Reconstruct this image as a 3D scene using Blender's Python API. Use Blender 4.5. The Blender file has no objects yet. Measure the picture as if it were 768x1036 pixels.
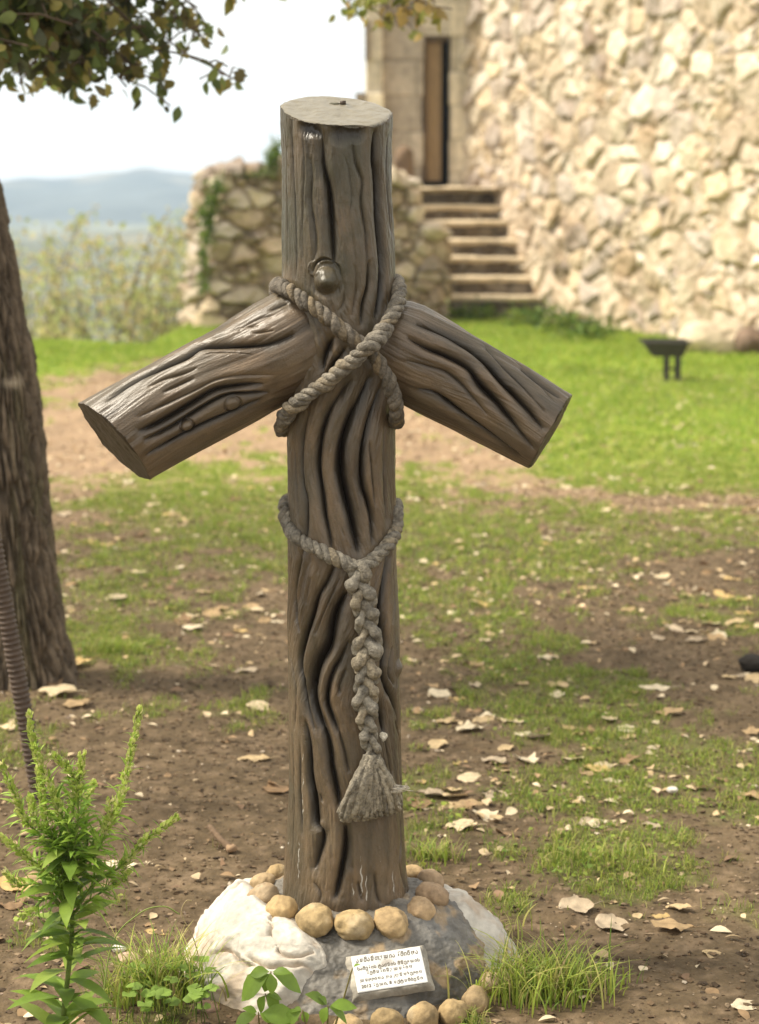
import bpy, math
import numpy as np
from mathutils import Vector, Matrix
R_ = math.radians
C = bpy.context.scene.collection
scene = bpy.context.scene

# ------------------------------------------------------------------ camera
PITCH = R_(9.17); F = 2000.0; EYE = 1.5
cam_d = bpy.data.cameras.new('camera'); cam = bpy.data.objects.new('camera', cam_d); C.objects.link(cam)
cam.location = (0, 0, EYE); cam.rotation_euler = (R_(90) - PITCH, 0, 0)
cam_d.sensor_fit = 'VERTICAL'; cam_d.sensor_height = 36.0; cam_d.lens = F / 1036 * 36
cam_d.clip_start = 0.05; cam_d.clip_end = 6000
cam_d.dof.use_dof = True; cam_d.dof.focus_distance = 3.62; cam_d.dof.aperture_fstop = 4.5
scene.camera = cam

# ------------------------------------------------------------------ sky, sun, exposure
SUN_EL, SUN_AZ = 50.0, 274.0        # azimuth measured clockwise from +Y (away from the camera)
w = bpy.data.worlds.new('World'); scene.world = w; w.use_nodes = True
nt = w.node_tree; bg = nt.nodes['Background']
sky = nt.nodes.new('ShaderNodeTexSky'); sky.sky_type = 'NISHITA'; sky.sun_disc = False
sky.sun_elevation = R_(SUN_EL); sky.sun_rotation = R_(SUN_AZ)
tc = nt.nodes.new('ShaderNodeTexCoord'); mp = nt.nodes.new('ShaderNodeMapping'); mp.inputs['Scale'].default_value = (1, 1, 3.0)
cl = nt.nodes.new('ShaderNodeTexNoise'); cl.inputs['Scale'].default_value = 1.6; cl.inputs['Detail'].default_value = 5
rp = nt.nodes.new('ShaderNodeValToRGB'); rp.color_ramp.elements[0].position = .3; rp.color_ramp.elements[0].color = (9.9, 9.5, 8.8, 1)
rp.color_ramp.elements[1].position = .7; rp.color_ramp.elements[1].color = (11.5, 11.0, 10.1, 1)
mx = nt.nodes.new('ShaderNodeMix'); mx.data_type = 'RGBA'; mx.inputs[0].default_value = .86
L = nt.links.new
L(tc.outputs['Generated'], mp.inputs['Vector']); L(mp.outputs[0], cl.inputs['Vector']); L(cl.outputs['Fac'], rp.inputs[0])
L(sky.outputs[0], mx.inputs[6]); L(rp.outputs[0], mx.inputs[7]); L(mx.outputs[2], bg.inputs['Color'])
bg.inputs['Strength'].default_value = 0.064
sd = bpy.data.lights.new('sun', 'SUN'); sd.energy = 3.1; sd.angle = R_(15); sd.color = (1.0, .91, .76)
sun = bpy.data.objects.new('sun', sd); C.objects.link(sun)
sv = Vector((math.sin(R_(SUN_AZ)) * math.cos(R_(SUN_EL)), math.cos(R_(SUN_AZ)) * math.cos(R_(SUN_EL)), math.sin(R_(SUN_EL))))
sun.rotation_euler = sv.to_track_quat('Z', 'Y').to_euler()
scene.view_settings.view_transform = 'Standard'; scene.view_settings.look = 'None'
scene.view_settings.exposure = 1.1; scene.view_settings.gamma = 1.0; scene.view_settings.use_curve_mapping = False
scene.cycles.max_bounces = 8; scene.cycles.volume_bounces = 1; scene.cycles.use_denoising = True

# ------------------------------------------------------------------ measuring: where a line of sight meets the place
CP, SP = math.cos(PITCH), math.sin(PITCH)
def ray(px, py):
    a = (np.asarray(px, float) - 384) / F; b = -(np.asarray(py, float) - 518) / F
    return np.stack([a, CP + b * SP, -SP + b * CP], -1)
def at_y(px, py, Y):
    d = ray(px, py); t = np.asarray(Y, float) / d[..., 1]
    return d * t[..., None] + np.array([0, 0, EYE])
def at_z(px, py, z=0.0):
    d = ray(px, py); t = (z - EYE) / d[..., 2]
    return d * t[..., None] + np.array([0, 0, EYE])
def project(P):
    P = np.asarray(P, float); q = P - np.array([0, 0, EYE])
    dep = q[..., 1] * CP - q[..., 2] * SP; up = q[..., 1] * SP + q[..., 2] * CP
    dep = np.maximum(dep, 1e-3)
    return 384 + F * q[..., 0] / dep, 518 - F * up / dep

# ------------------------------------------------------------------ noise
def _h(ix, iy, iz, seed):
    M = np.uint64(0xFFFFFFFF)
    x = (ix.astype(np.int64).astype(np.uint64) * np.uint64(374761393) + iy.astype(np.int64).astype(np.uint64) * np.uint64(668265263)
         + iz.astype(np.int64).astype(np.uint64) * np.uint64(2147483647 - 58) + np.uint64(seed * 1274126177 % 4294967295)) & M
    x ^= x >> np.uint64(13); x = (x * np.uint64(1274126177)) & M
    x ^= x >> np.uint64(16); x = (x * np.uint64(2246822519)) & M
    x ^= x >> np.uint64(15)
    return x.astype(np.float64) / 4294967295.0
def vnoise(P, seed=0):
    P = np.asarray(P, float); i = np.floor(P); f = P - i; f = f * f * f * (f * (f * 6 - 15) + 10); o = 0
    for dx in (0, 1):
        for dy in (0, 1):
            for dz in (0, 1):
                wgt = (f[..., 0] if dx else 1 - f[..., 0]) * (f[..., 1] if dy else 1 - f[..., 1]) * (f[..., 2] if dz else 1 - f[..., 2])
                o = o + wgt * _h(i[..., 0] + dx, i[..., 1] + dy, i[..., 2] + dz, seed)
    return o * 2 - 1
def fbm(P, octv=4, seed=0, gain=.5):
    P = np.asarray(P, float); s = 0; a = 1; n = 0
    for k in range(octv):
        s = s + a * vnoise(P * 2 ** k + 17.3 * k, seed + k); n += a; a *= gain
    return s / n
def vor(P, seed=0, jit=.9, delta=False):
    P = np.asarray(P, float); i = np.floor(P); F1 = np.full(P.shape[:-1], 9.0); F2 = F1.copy(); ID = F1 * 0; D = np.zeros(P.shape)
    for dx in (-1, 0, 1):
        for dy in (-1, 0, 1):
            for dz in (-1, 0, 1):
                cx, cy, cz = i[..., 0] + dx, i[..., 1] + dy, i[..., 2] + dz
                q = [c + .5 + (_h(cx, cy, cz, seed + k) - .5) * jit for k, c in enumerate((cx, cy, cz))]
                d = np.sqrt((q[0] - P[..., 0]) ** 2 + (q[1] - P[..., 1]) ** 2 + (q[2] - P[..., 2]) ** 2)
                rid = _h(cx, cy, cz, seed + 7)
                near = d < F1
                F2 = np.where(near, F1, np.minimum(F2, d)); ID = np.where(near, rid, ID); F1 = np.where(near, d, F1)
                if delta: D = np.where(near[..., None], P - np.stack(q, -1), D)
    return (F1, F2, ID, D) if delta else (F1, F2, ID)
def sm(a, b, x):
    t = np.clip((x - a) / (b - a), 0, 1); return t * t * (3 - 2 * t)
def P2(x, y, z=0): return np.stack(np.broadcast_arrays(x, y, z), -1).astype(float)

# ------------------------------------------------------------------ meshes
def mesh_np(name, V, faces, mat=None, parent=None, smooth=True, cols=None, attrs=None):
    """V (n,3); faces = (k,3|4) int array or list of such arrays; returns ONE linked object"""
    V = np.ascontiguousarray(V, dtype=np.float32).reshape(-1, 3)
    fs = faces if isinstance(faces, list) else [faces]
    fs = [np.asarray(f, np.int32) for f in fs if len(f)]
    loops = np.concatenate([f.ravel() for f in fs]); tot = np.concatenate([np.full(len(f), f.shape[1], np.int32) for f in fs])
    start = np.concatenate([[0], np.cumsum(tot)[:-1]]).astype(np.int32)
    me = bpy.data.meshes.new(name)
    me.vertices.add(len(V)); me.vertices.foreach_set('co', V.ravel())
    me.loops.add(len(loops)); me.loops.foreach_set('vertex_index', loops)
    me.polygons.add(len(tot)); me.polygons.foreach_set('loop_start', start); me.polygons.foreach_set('loop_total', tot)
    me.polygons.foreach_set('use_smooth', np.full(len(tot), smooth, bool))
    if cols is not None:
        c = np.ones((len(V), 4), np.float32); c[:, :3] = np.asarray(cols).reshape(-1, 3)
        ca = me.color_attributes.new('col', 'FLOAT_COLOR', 'POINT'); ca.data.foreach_set('color', c.ravel())
    for k, v in (attrs or {}).items():
        at = me.attributes.new(k, 'FLOAT', 'POINT'); at.data.foreach_set('value', np.ascontiguousarray(v, dtype=np.float32).ravel())
    me.update(calc_edges=True); me.validate()
    if mat: me.materials.append(mat)
    o = bpy.data.objects.new(name, me); C.objects.link(o)
    if parent: o.parent = parent
    return o
def grid_faces(nu, nv, wrap_u=False, off=0):
    """vertex index = v*nu + u"""
    U = np.arange(nu if wrap_u else nu - 1); Vv = np.arange(nv - 1); u, v = np.meshgrid(U, Vv); u = u.ravel(); v = v.ravel(); u2 = (u + 1) % nu
    return np.stack([v * nu + u, v * nu + u2, (v + 1) * nu + u2, (v + 1) * nu + u], 1) + off
class MB:
    def __init__(s): s.V = []; s.F3 = []; s.F4 = []; s.Cc = []; s.n = 0
    def add(s, V, F, col=(.5, .5, .5)):
        V = np.asarray(V, float).reshape(-1, 3); F = np.asarray(F, int)
        (s.F4 if F.shape[1] == 4 else s.F3).append(F + s.n)
        col = np.asarray(col, float); s.Cc.append(np.broadcast_to(col, (len(V), 3)) if col.ndim == 1 else col)
        s.V.append(V); s.n += len(V)
    def build(s, name, mat, parent=None, smooth=True):
        fs = ([np.concatenate(s.F3)] if s.F3 else []) + ([np.concatenate(s.F4)] if s.F4 else [])
        return mesh_np(name, np.concatenate(s.V), fs, mat, parent, smooth, np.concatenate(s.Cc))
def tag(o, label=None, cat=None, group=None, kind=None):
    if label: o['label'] = label
    if cat: o['category'] = cat
    if group: o['group'] = group
    if kind: o['kind'] = kind
    return o
def empty(name, loc=(0, 0, 0)):
    o = bpy.data.objects.new(name, None); C.objects.link(o); o.location = loc; o.empty_display_size = .1; return o
def hold(child, root):
    """parent a mesh modelled in world coordinates to the Empty standing at the thing's base"""
    child.parent = root; child.matrix_parent_inverse = Matrix.Translation(root.location).inverted(); return child
def smooth_path(pts, n=12):
    pts = np.asarray(pts, float); q = np.vstack([2 * pts[0] - pts[1], pts, 2 * pts[-1] - pts[-2]]); out = []
    for i in range(len(pts) - 1):
        a, b, c, d = q[i:i + 4]
        for t in np.linspace(0, 1, n, endpoint=False):
            out.append(.5 * (2 * b + (c - a) * t + (2 * a - 5 * b + 4 * c - d) * t * t + (3 * b - 3 * c + d - a) * t ** 3))
    out.append(pts[-1]); return np.array(out)
def frames(path):
    T = np.gradient(path, axis=0); T /= np.linalg.norm(T, axis=1)[:, None] + 1e-12
    N = np.zeros_like(T); a = np.array([0, -1.0, 0]) if abs(T[0, 1]) < .9 else np.array([1.0, 0, 0])
    n = a - T[0] * a.dot(T[0]); n /= np.linalg.norm(n)
    for i in range(len(T)):
        n = n - T[i] * n.dot(T[i]); n /= np.linalg.norm(n) + 1e-12; N[i] = n
    return T, N, np.cross(T, N)
def tube(mb, path, rad, sides=8, col=(.5, .5, .5), cap=True, rough=0, seed=0):
    path = np.asarray(path, float); T, N, B = frames(path); m = len(path); rad = np.broadcast_to(rad, (m,)).astype(float)
    th = np.linspace(0, 2 * np.pi, sides, endpoint=False)
    rr = rad[:, None] * np.ones((1, sides))
    V = path[:, None] + rr[..., None] * (np.cos(th)[None, :, None] * N[:, None] + np.sin(th)[None, :, None] * B[:, None])
    if rough:
        nn = fbm(V * (.35 / max(rad.mean(), 1e-4)), 3, seed)
        V = V + (V - path[:, None]) * (nn * rough)[..., None]
    base = mb.n
    mb.add(V.reshape(-1, 3), grid_faces(sides, m, True), col if np.ndim(col) == 1 else np.repeat(col, sides, 0))
    if cap:
        for k in (0, m - 1):
            ring = base + k * sides + np.arange(sides); c = mb.n
            mb.V.append(path[k][None]); mb.Cc.append((np.asarray(col) if np.ndim(col) == 1 else col[k]).reshape(1, 3).astype(float)); mb.n += 1
            f = np.stack([ring, np.roll(ring, -1), np.full(sides, c)], 1)
            mb.F3.append(f if k else f[:, ::-1])
def box(mb, lo, hi, col=(.5, .5, .5), M=None):
    x0, y0, z0 = lo; x1, y1, z1 = hi
    V = np.array([[x0, y0, z0], [x1, y0, z0], [x1, y1, z0], [x0, y1, z0], [x0, y0, z1], [x1, y0, z1], [x1, y1, z1], [x0, y1, z1]], float)
    if M is not None: V = V @ np.array(M.to_3x3()).T + np.array(M.translation)
    mb.add(V, [[0, 3, 2, 1], [4, 5, 6, 7], [0, 1, 5, 4], [1, 2, 6, 5], [2, 3, 7, 6], [3, 0, 4, 7]], col)
def stone_mesh(rx, ry, rz, seed, amp=.12, n=24, freq=1.6):
    """a closed rounded stone about the origin"""
    th = np.linspace(0, 2 * np.pi, n * 2, endpoint=False); ph = np.linspace(1e-3, np.pi - 1e-3, n)
    T, Pp = np.meshgrid(th, ph); d = np.stack([np.sin(Pp) * np.cos(T), np.sin(Pp) * np.sin(T), np.cos(Pp)], -1)
    r = 1 + amp * fbm(d * freq + seed * 3.7, 4, seed)
    V = d * r[..., None] * np.array([rx, ry, rz])
    return V.reshape(-1, 3), grid_faces(n * 2, n, True)[:, ::-1]

# ------------------------------------------------------------------ materials
def new_mat(name):
    m = bpy.data.materials.new(name); m.use_nodes = True; t = m.node_tree; return m, t, t.nodes['Principled BSDF']
def attr_mat(name, rough=.8, spec=.3, nscale=60, var=.35, bump=.3, bdist=.003, bscale=150, stretch=(1, 1, 1), transl=0, sheen=0):
    m, t, b = new_mat(name); N = t.nodes.new; K = t.links.new
    a = N('ShaderNodeAttribute'); a.attribute_name = 'col'
    co = N('ShaderNodeTexCoord'); mpn = N('ShaderNodeMapping'); mpn.inputs['Scale'].default_value = stretch; K(co.outputs['Object'], mpn.inputs['Vector'])
    n1 = N('ShaderNodeTexNoise'); n1.inputs['Scale'].default_value = nscale; n1.inputs['Detail'].default_value = 6; n1.inputs['Roughness'].default_value = .65
    K(mpn.outputs[0], n1.inputs['Vector'])
    mr = N('ShaderNodeMapRange'); mr.inputs['From Min'].default_value = .25; mr.inputs['From Max'].default_value = .75
    mr.inputs['To Min'].default_value = 1 - var; mr.inputs['To Max'].default_value = 1 + var; K(n1.outputs['Fac'], mr.inputs['Value'])
    mul = N('ShaderNodeVectorMath'); mul.operation = 'SCALE'; K(a.outputs['Color'], mul.inputs[0]); K(mr.outputs[0], mul.inputs['Scale'])
    K(mul.outputs[0], b.inputs['Base Color'])
    b.inputs['Roughness'].default_value = rough; b.inputs['Specular IOR Level'].default_value = spec
    if bump:
        n2 = N('ShaderNodeTexNoise'); n2.inputs['Scale'].default_value = bscale; n2.inputs['Detail'].default_value = 5; K(mpn.outputs[0], n2.inputs['Vector'])
        bp = N('ShaderNodeBump'); bp.inputs['Strength'].default_value = bump; bp.inputs['Distance'].default_value = bdist
        K(n2.outputs['Fac'], bp.inputs['Height']); K(bp.outputs[0], b.inputs['Normal'])
    if transl:
        tr = N('ShaderNodeBsdfTranslucent'); K(mul.outputs[0], tr.inputs['Color']); ms = N('ShaderNodeMixShader'); ms.inputs[0].default_value = transl
        out = t.nodes['Material Output']; K(b.outputs[0], ms.inputs[1]); K(tr.outputs[0], ms.inputs[2]); K(ms.outputs[0], out.inputs['Surface'])
    return m
def cross_mat(name, stretch):
    """painted cement carved as wood: brown-bronze coat worn on the ridges, dull grey-green film elsewhere, lime specks"""
    m, t, b = new_mat(name); N = t.nodes.new; K = t.links.new
    co = N('ShaderNodeTexCoord'); a = N('ShaderNodeAttribute'); a.attribute_name = 'relief'; g = N('ShaderNodeAttribute'); g.attribute_name = 'film'
    s = N('ShaderNodeAttribute'); s.attribute_name = 'lime'; gr = N('ShaderNodeAttribute'); gr.attribute_name = 'grain'
    def noise(sc, st=(1, 1, 1), d=6, r=.6):
        mm = N('ShaderNodeMapping'); mm.inputs['Scale'].default_value = st; K(co.outputs['Object'], mm.inputs['Vector'])
        n = N('ShaderNodeTexNoise'); n.inputs['Scale'].default_value = sc; n.inputs['Detail'].default_value = d; n.inputs['Roughness'].default_value = r
        K(mm.outputs[0], n.inputs['Vector']); return n
    def mathn(op, x, y, clamp=False):
        n = N('ShaderNodeMath'); n.operation = op; n.use_clamp = clamp
        for i, q in enumerate((x, y)):
            if isinstance(q, (int, float)): n.inputs[i].default_value = q
            else: K(q, n.inputs[i])
        return n.outputs[0]
    def mixc(f, c1, c2):
        n = N('ShaderNodeMix'); n.data_type = 'RGBA'
        if isinstance(f, (int, float)): n.inputs[0].default_value = f
        else: K(f, n.inputs[0])
        for i, q in ((6, c1), (7, c2)):
            if isinstance(q, tuple): n.inputs[i].default_value = (*q, 1)
            else: K(q, n.inputs[i])
        return n.outputs[2]
    streak = noise(26, stretch); blot = noise(9); fine = noise(320, (1, 1, 1), 3)
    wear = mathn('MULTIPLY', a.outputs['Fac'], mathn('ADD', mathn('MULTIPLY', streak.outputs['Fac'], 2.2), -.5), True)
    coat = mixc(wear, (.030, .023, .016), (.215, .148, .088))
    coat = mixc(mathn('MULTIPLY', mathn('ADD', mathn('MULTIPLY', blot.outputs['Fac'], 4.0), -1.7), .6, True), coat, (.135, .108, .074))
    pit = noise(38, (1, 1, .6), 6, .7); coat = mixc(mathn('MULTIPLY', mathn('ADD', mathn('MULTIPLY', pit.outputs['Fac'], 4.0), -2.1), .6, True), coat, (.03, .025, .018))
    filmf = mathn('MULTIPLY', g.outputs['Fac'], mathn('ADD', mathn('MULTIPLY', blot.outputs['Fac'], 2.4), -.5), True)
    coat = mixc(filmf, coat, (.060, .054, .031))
    cre = mathn('POWER', mathn('SUBTRACT', 1.0, a.outputs['Fac']), 1.3); coat = mixc(mathn('MULTIPLY', cre, .8, True), coat, (.016, .012, .009))  # dark wash in the grooves, deepened in colour to strengthen their shade
    topf = N('ShaderNodeAttribute'); topf.attribute_name = 'cut'
    coat = mixc(topf.outputs['Fac'], coat, (.19, .168, .12))
    spk = noise(120, (1, 1, .22), 5, .75); lf = mathn('GREATER_THAN', mathn('ADD', spk.outputs['Fac'], mathn('MULTIPLY', s.outputs['Fac'], .16)), .80)
    coat = mixc(mathn('MULTIPLY', lf, .75), coat, (.55, .53, .48))
    gv = mathn('ADD', mathn('MULTIPLY', fine.outputs['Fac'], .5), .75)
    mul = N('ShaderNodeVectorMath'); mul.operation = 'SCALE'; K(coat, mul.inputs[0]); K(gv, mul.inputs['Scale'])
    K(mul.outputs[0], b.inputs['Base Color'])
    rr = mathn('ADD', mathn('MULTIPLY', blot.outputs['Fac'], .42), .15); K(rr, b.inputs['Roughness'])
    b.inputs['Specular IOR Level'].default_value = .5
    hb = mathn('ADD', mathn('MULTIPLY', noise(55, stretch, 5).outputs['Fac'], 1.0), mathn('MULTIPLY', fine.outputs['Fac'], .55))
    bp = N('ShaderNodeBump'); bp.inputs['Strength'].default_value = .6; bp.inputs['Distance'].default_value = .0024; K(hb, bp.inputs['Height']); K(bp.outputs[0], b.inputs['Normal'])
    return m

M_rope = attr_mat('rope_cement', .7, .4, 110, .75, 1.0, .004, 330)
M_base = attr_mat('mound_cement', .6, .4, 30, .4, .7, .004, 90)
M_white = attr_mat('white_limestone', .85, .25, 45, .22, .8, .004, 70)
M_ball = attr_mat('round_stone', .8, .3, 60, .35, .7, .002, 160)
M_wall = attr_mat('rubble_limestone', .92, .15, 9, .3, .8, .02, 14)
M_leaf = attr_mat('plant_leaf', .5, .35, 60, .15, 0, transl=.45)
M_grass = attr_mat('grass_blade', .55, .3, 30, .15, 0, transl=.35)
M_dry = attr_mat('dry_leaf', .8, .2, 50, .3, .5, .002, 90, transl=.12)
M_bark = attr_mat('bark', .95, .15, 30, .4, .9, .006, 60)
M_iron = attr_mat('dark_iron', .6, .4, 40, .3, .4, .002, 80)
M_peb = attr_mat('pebble', .9, .2, 80, .3, 0)
M_hill = attr_mat('hillside', 1, 0, .03, .15, 0)
M_wood = attr_mat('old_wood', .85, .2, 12, .35, .5, .01, 30, (6, 6, .6))

# ================================================================== THE SETTING
rng = np.random.default_rng(7)
# how grassy the ground is, sampled along rows from the far edge to the feet of the photographer
GX = np.array([-60, 60, 120, 180, 240, 300, 360, 420, 480, 540, 600, 660, 720, 820], float)
GY = np.array([318, 345, 365, 385, 405, 440, 480, 505, 540, 580, 620, 660, 690, 720, 760, 800, 840, 880, 930, 980, 1060], float)
GD = np.array([
 [.9, .9, .9, .9, .9, .9, .9, .9, 1, 1, 1, 1, 1, 1],
 [.8, .8, .8, .8, .8, .9, .9, .9, 1, 1, 1, 1, 1, 1],
 [.7, .65, .45, .3, .3, .4, .8, .9, 1, 1, 1, 1, 1, 1],
 [.45, .4, .1, .1, .1, .2, .4, .6, .8, 1, 1, 1, 1, 1],
 [.3, .3, .0, .0, .0, .0, .1, .2, .6, .9, 1, 1, 1, 1],
 [.1, .1, .05, .05, .1, .1, .1, .1, .2, .75, 1, 1, .95, .9],
 [.2, .2, .2, .5, .5, .5, .5, .4, .3, .35, .8, .85, .9, .8],
 [.3, .3, .5, .65, .6, .6, .6, .6, .5, .3, .3, .3, .3, .4],
 [.2, .2, .45, .55, .6, .6, .6, .6, .6, .6, .5, .55, .5, .5],
 [.2, .25, .3, .45, .55, .5, .5, .55, .6, .55, .5, .35, .25, .25],
 [.2, .5, .65, .5, .4, .4, .4, .5, .5, .5, .5, .5, .55, .55],
 [.1, .5, .75, .35, .2, .2, .2, .4, .5, .35, .2, .15, .2, .3],
 [.1, .3, .3, .25, .15, .1, .1, .3, .45, .5, .55, .4, .4, .5],
 [.4, .3, .2, .3, .4, .1, .1, .25, .3, .6, .7, .45, .4, .3],
 [.5, .3, .1, .05, .1, .1, .1, .3, .25, .35, .5, .6, .55, .4],
 [.3, .1, .05, 0, 0, 0, .2, .85, .45, .65, .6, .5, .4, .4],
 [.1, .05, 0, 0, 0, .05, .2, .6, .3, .35, .5, .5, .4, .3],
 [.1, .05, 0, 0, 0, .05, .1, .4, .35, .35, .8, .7, .3, .15],
 [.1, .1, .05, .05, 0, .0, 0, .2, .35, .3, .2, .2, .25, .1],
 [.1, .2, .4, .5, 0, 0, 0, .1, .6, .4, .1, .0, .05, .05],
 [.2, .3, .5, .5, 0, 0, 0, .1, .5, .4, .1, .0, .0, .0]])
def table(px, py):
    i = np.clip(np.searchsorted(GX, px) - 1, 0, len(GX) - 2); j = np.clip(np.searchsorted(GY, py) - 1, 0, len(GY) - 2)
    u = np.clip((px - GX[i]) / (GX[i + 1] - GX[i]), 0, 1); v = np.clip((py - GY[j]) / (GY[j + 1] - GY[j]), 0, 1)
    return (GD[j, i] * (1 - u) + GD[j, i + 1] * u) * (1 - v) + (GD[j + 1, i] * (1 - u) + GD[j + 1, i + 1] * u) * v
def grassy(x, y):
    px, py = project(P2(x, y, 0)); inside = sm(2.4, 3.3, y)
    return table(px, py) * inside + .3 * (1 - inside)
def grass_mask(x, y):
    d = grassy(x, y)
    n = .5 + .5 * (.72 * fbm(P2(x * 2.9, y * 2.3), 5, 31, .72) + .42 * fbm(P2(x * 11, y * 8), 3, 35)) * 1.7
    return sm(-.16, .20, d * 1.30 - .04 - n)
def ground_z(x, y):
    edge = 19.8 + 14 * sm(-2.35, -1.9, x) + .5 * np.sin(x * 1.3)
    q = np.maximum(y - edge, 0); side = np.maximum(np.abs(x) - 25, 0)
    z = -13.5 * (1 - np.exp(-q / 14)) - 13.5 * (1 - np.exp(-side / 30)) * np.exp(-q / 14)
    near = np.exp(-(np.maximum(y - 18, 0) / 6)) * np.exp(-side / 5)
    rr = np.hypot(x + .065, y - 3.75)
    z = z + near * (.018 * fbm(P2(x * .9, y * .7), 3, 5) * sm(.3, .8, rr) + .012 * fbm(P2(x * 6, y * 6), 3, 9)) - .0
    z = z + near * (y < 9) * (.006 * fbm(P2(x * 30, y * 30), 3, 12, .6))
    return z
def axis(a, lo, hi, fine, g=1.06):
    """coordinates that are `fine` apart between lo and hi and spread outside up to +-a"""
    mid = np.arange(lo, hi, fine); out = []; s = fine; x = hi
    while x < a: s *= g; x += s; out.append(x)
    l = []; s = fine; x = lo
    while x > -a: s *= g; x -= s; l.append(x)
    return np.array(l[::-1] + list(mid) + out)
gx = axis(1500, -1.3, 1.6, .011, 1.035)
gy = [-40, -20, -8, -3, 0, 1.5, 2.4, 2.9]; y = 3.1; s = .011
while y < 1700: gy.append(y); s = .011 if y < 4.8 else s * 1.0165; y += s
gy = np.array(gy, float)
X, Y = np.meshgrid(gx, gy); Z = ground_z(X, Y)
mask = grass_mask(X, Y) * (Y < 40)
pth = .5 + .5 * fbm(P2(X * .7, Y * .7), 3, 44)
gpx, gpy = project(P2(X, Y, 0))
tan_path = sm(560, 470, gpy) * sm(330, 400, gpy)
dirt = np.array([.104, .075, .044])[None, None] * (.82 + .45 * pth[..., None])
dirt = dirt * (1 - .85 * tan_path[..., None]) + np.array([.34, .235, .145]) * (.85 * tan_path[..., None])
clod = fbm(P2(X * 14, Y * 14), 3, 71)
dirt = dirt * (1 + .35 * clod[..., None])
green = np.array([.085, .115, .022]) * (.8 + .5 * pth[..., None])
lawn = sm(560, 430, gpy)[..., None]; green = green * (1 - lawn) + np.array([.24, .30, .035]) * lawn
und = (mask * (.45 + .45 * lawn[..., 0]))[..., None]
litter = sm(.05, .5, fbm(P2(X * 33, Y * 33), 3, 72))[..., None] * .5; dirt = dirt * (1 - litter) + np.array([.21, .15, .095]) * litter
colr = dirt * (1 - und) + green * und
far = sm(23, 40, Y)[..., None] * np.ones_like(colr)
fn = fbm(P2(X * .02, Y * .012), 5, 81, .65)[..., None]; fn2 = fbm(P2(X * .09, Y * .03), 3, 85)[..., None]
valley = np.array([.135, .145, .10]) * (1 + .8 * fn) + np.array([.14, .12, .07]) * sm(.05, .45, fn2) 
colr = colr * (1 - far) + np.clip(valley, .02, 1) * far
M_ground = attr_mat('earth', .95, .1, 45, .38, .9, .006, 90)
g = mesh_np('ground', np.stack([X, Y, Z], -1), grid_faces(len(gx), len(gy)), M_ground, cols=colr); g['kind'] = 'structure'

# mountains across the valley, the farther ridge and a wooded nearer slope
def ridge(name, Yc, base, tops, depth, col, seed, amp):
    px = np.array([t[0] for t in tops]); py = np.array([t[1] for t in tops])
    xs = np.linspace(-.75 * Yc, .75 * Yc, 420); pxs = 384 + xs / Yc * F / CP
    py_s = np.interp(pxs, px, py); hz = at_y(pxs, py_s, Yc)[:, 2]
    v = np.linspace(-1, 1, 90); XX, VV = np.meshgrid(xs, v)
    prof = np.clip(1 - np.abs(VV) ** 1.35, 0, 1)
    n = fbm(P2(XX / Yc * 14, VV * 2.2), 5, seed)
    ZZ = base + (hz[None] - base) * prof + amp * n * (1 - prof) * 4 * prof + amp * .25 * fbm(P2(XX / Yc * 60, VV * 5), 3, seed + 3) * sm(0, .3, prof)
    YY = Yc + VV * depth
    cc = np.array(col) * (1 + .45 * fbm(P2(XX / Yc * 40, VV * 9), 4, seed + 9)[..., None])
    pale = sm(.25, .5, fbm(P2(XX / Yc * 30, VV * 6), 4, seed + 19))[..., None]
    cc = cc * (1 - .6 * pale) + np.array([.3, .27, .2]) * .6 * pale
    o = mesh_np(name, np.stack([XX, YY, ZZ], -1), grid_faces(420, 90), M_hill, cols=cc); o['kind'] = 'structure'; return o
ridge('mountain_ridge', 1400, -16, [(-900, 172), (-300, 178), (0, 184), (35, 180), (75, 181), (110, 176), (150, 171.5), (175, 173), (215, 178), (300, 183), (500, 175), (900, 185), (1600, 178)], 420, (.11, .12, .11), 3, 9)
ridge('valley_slope', 560, -15, [(-900, 236), (-200, 243), (0, 246), (60, 240), (120, 236), (165, 231), (230, 228), (400, 232), (900, 238), (1600, 232)], 230, (.15, .155, .11), 23, 2.5)

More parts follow.
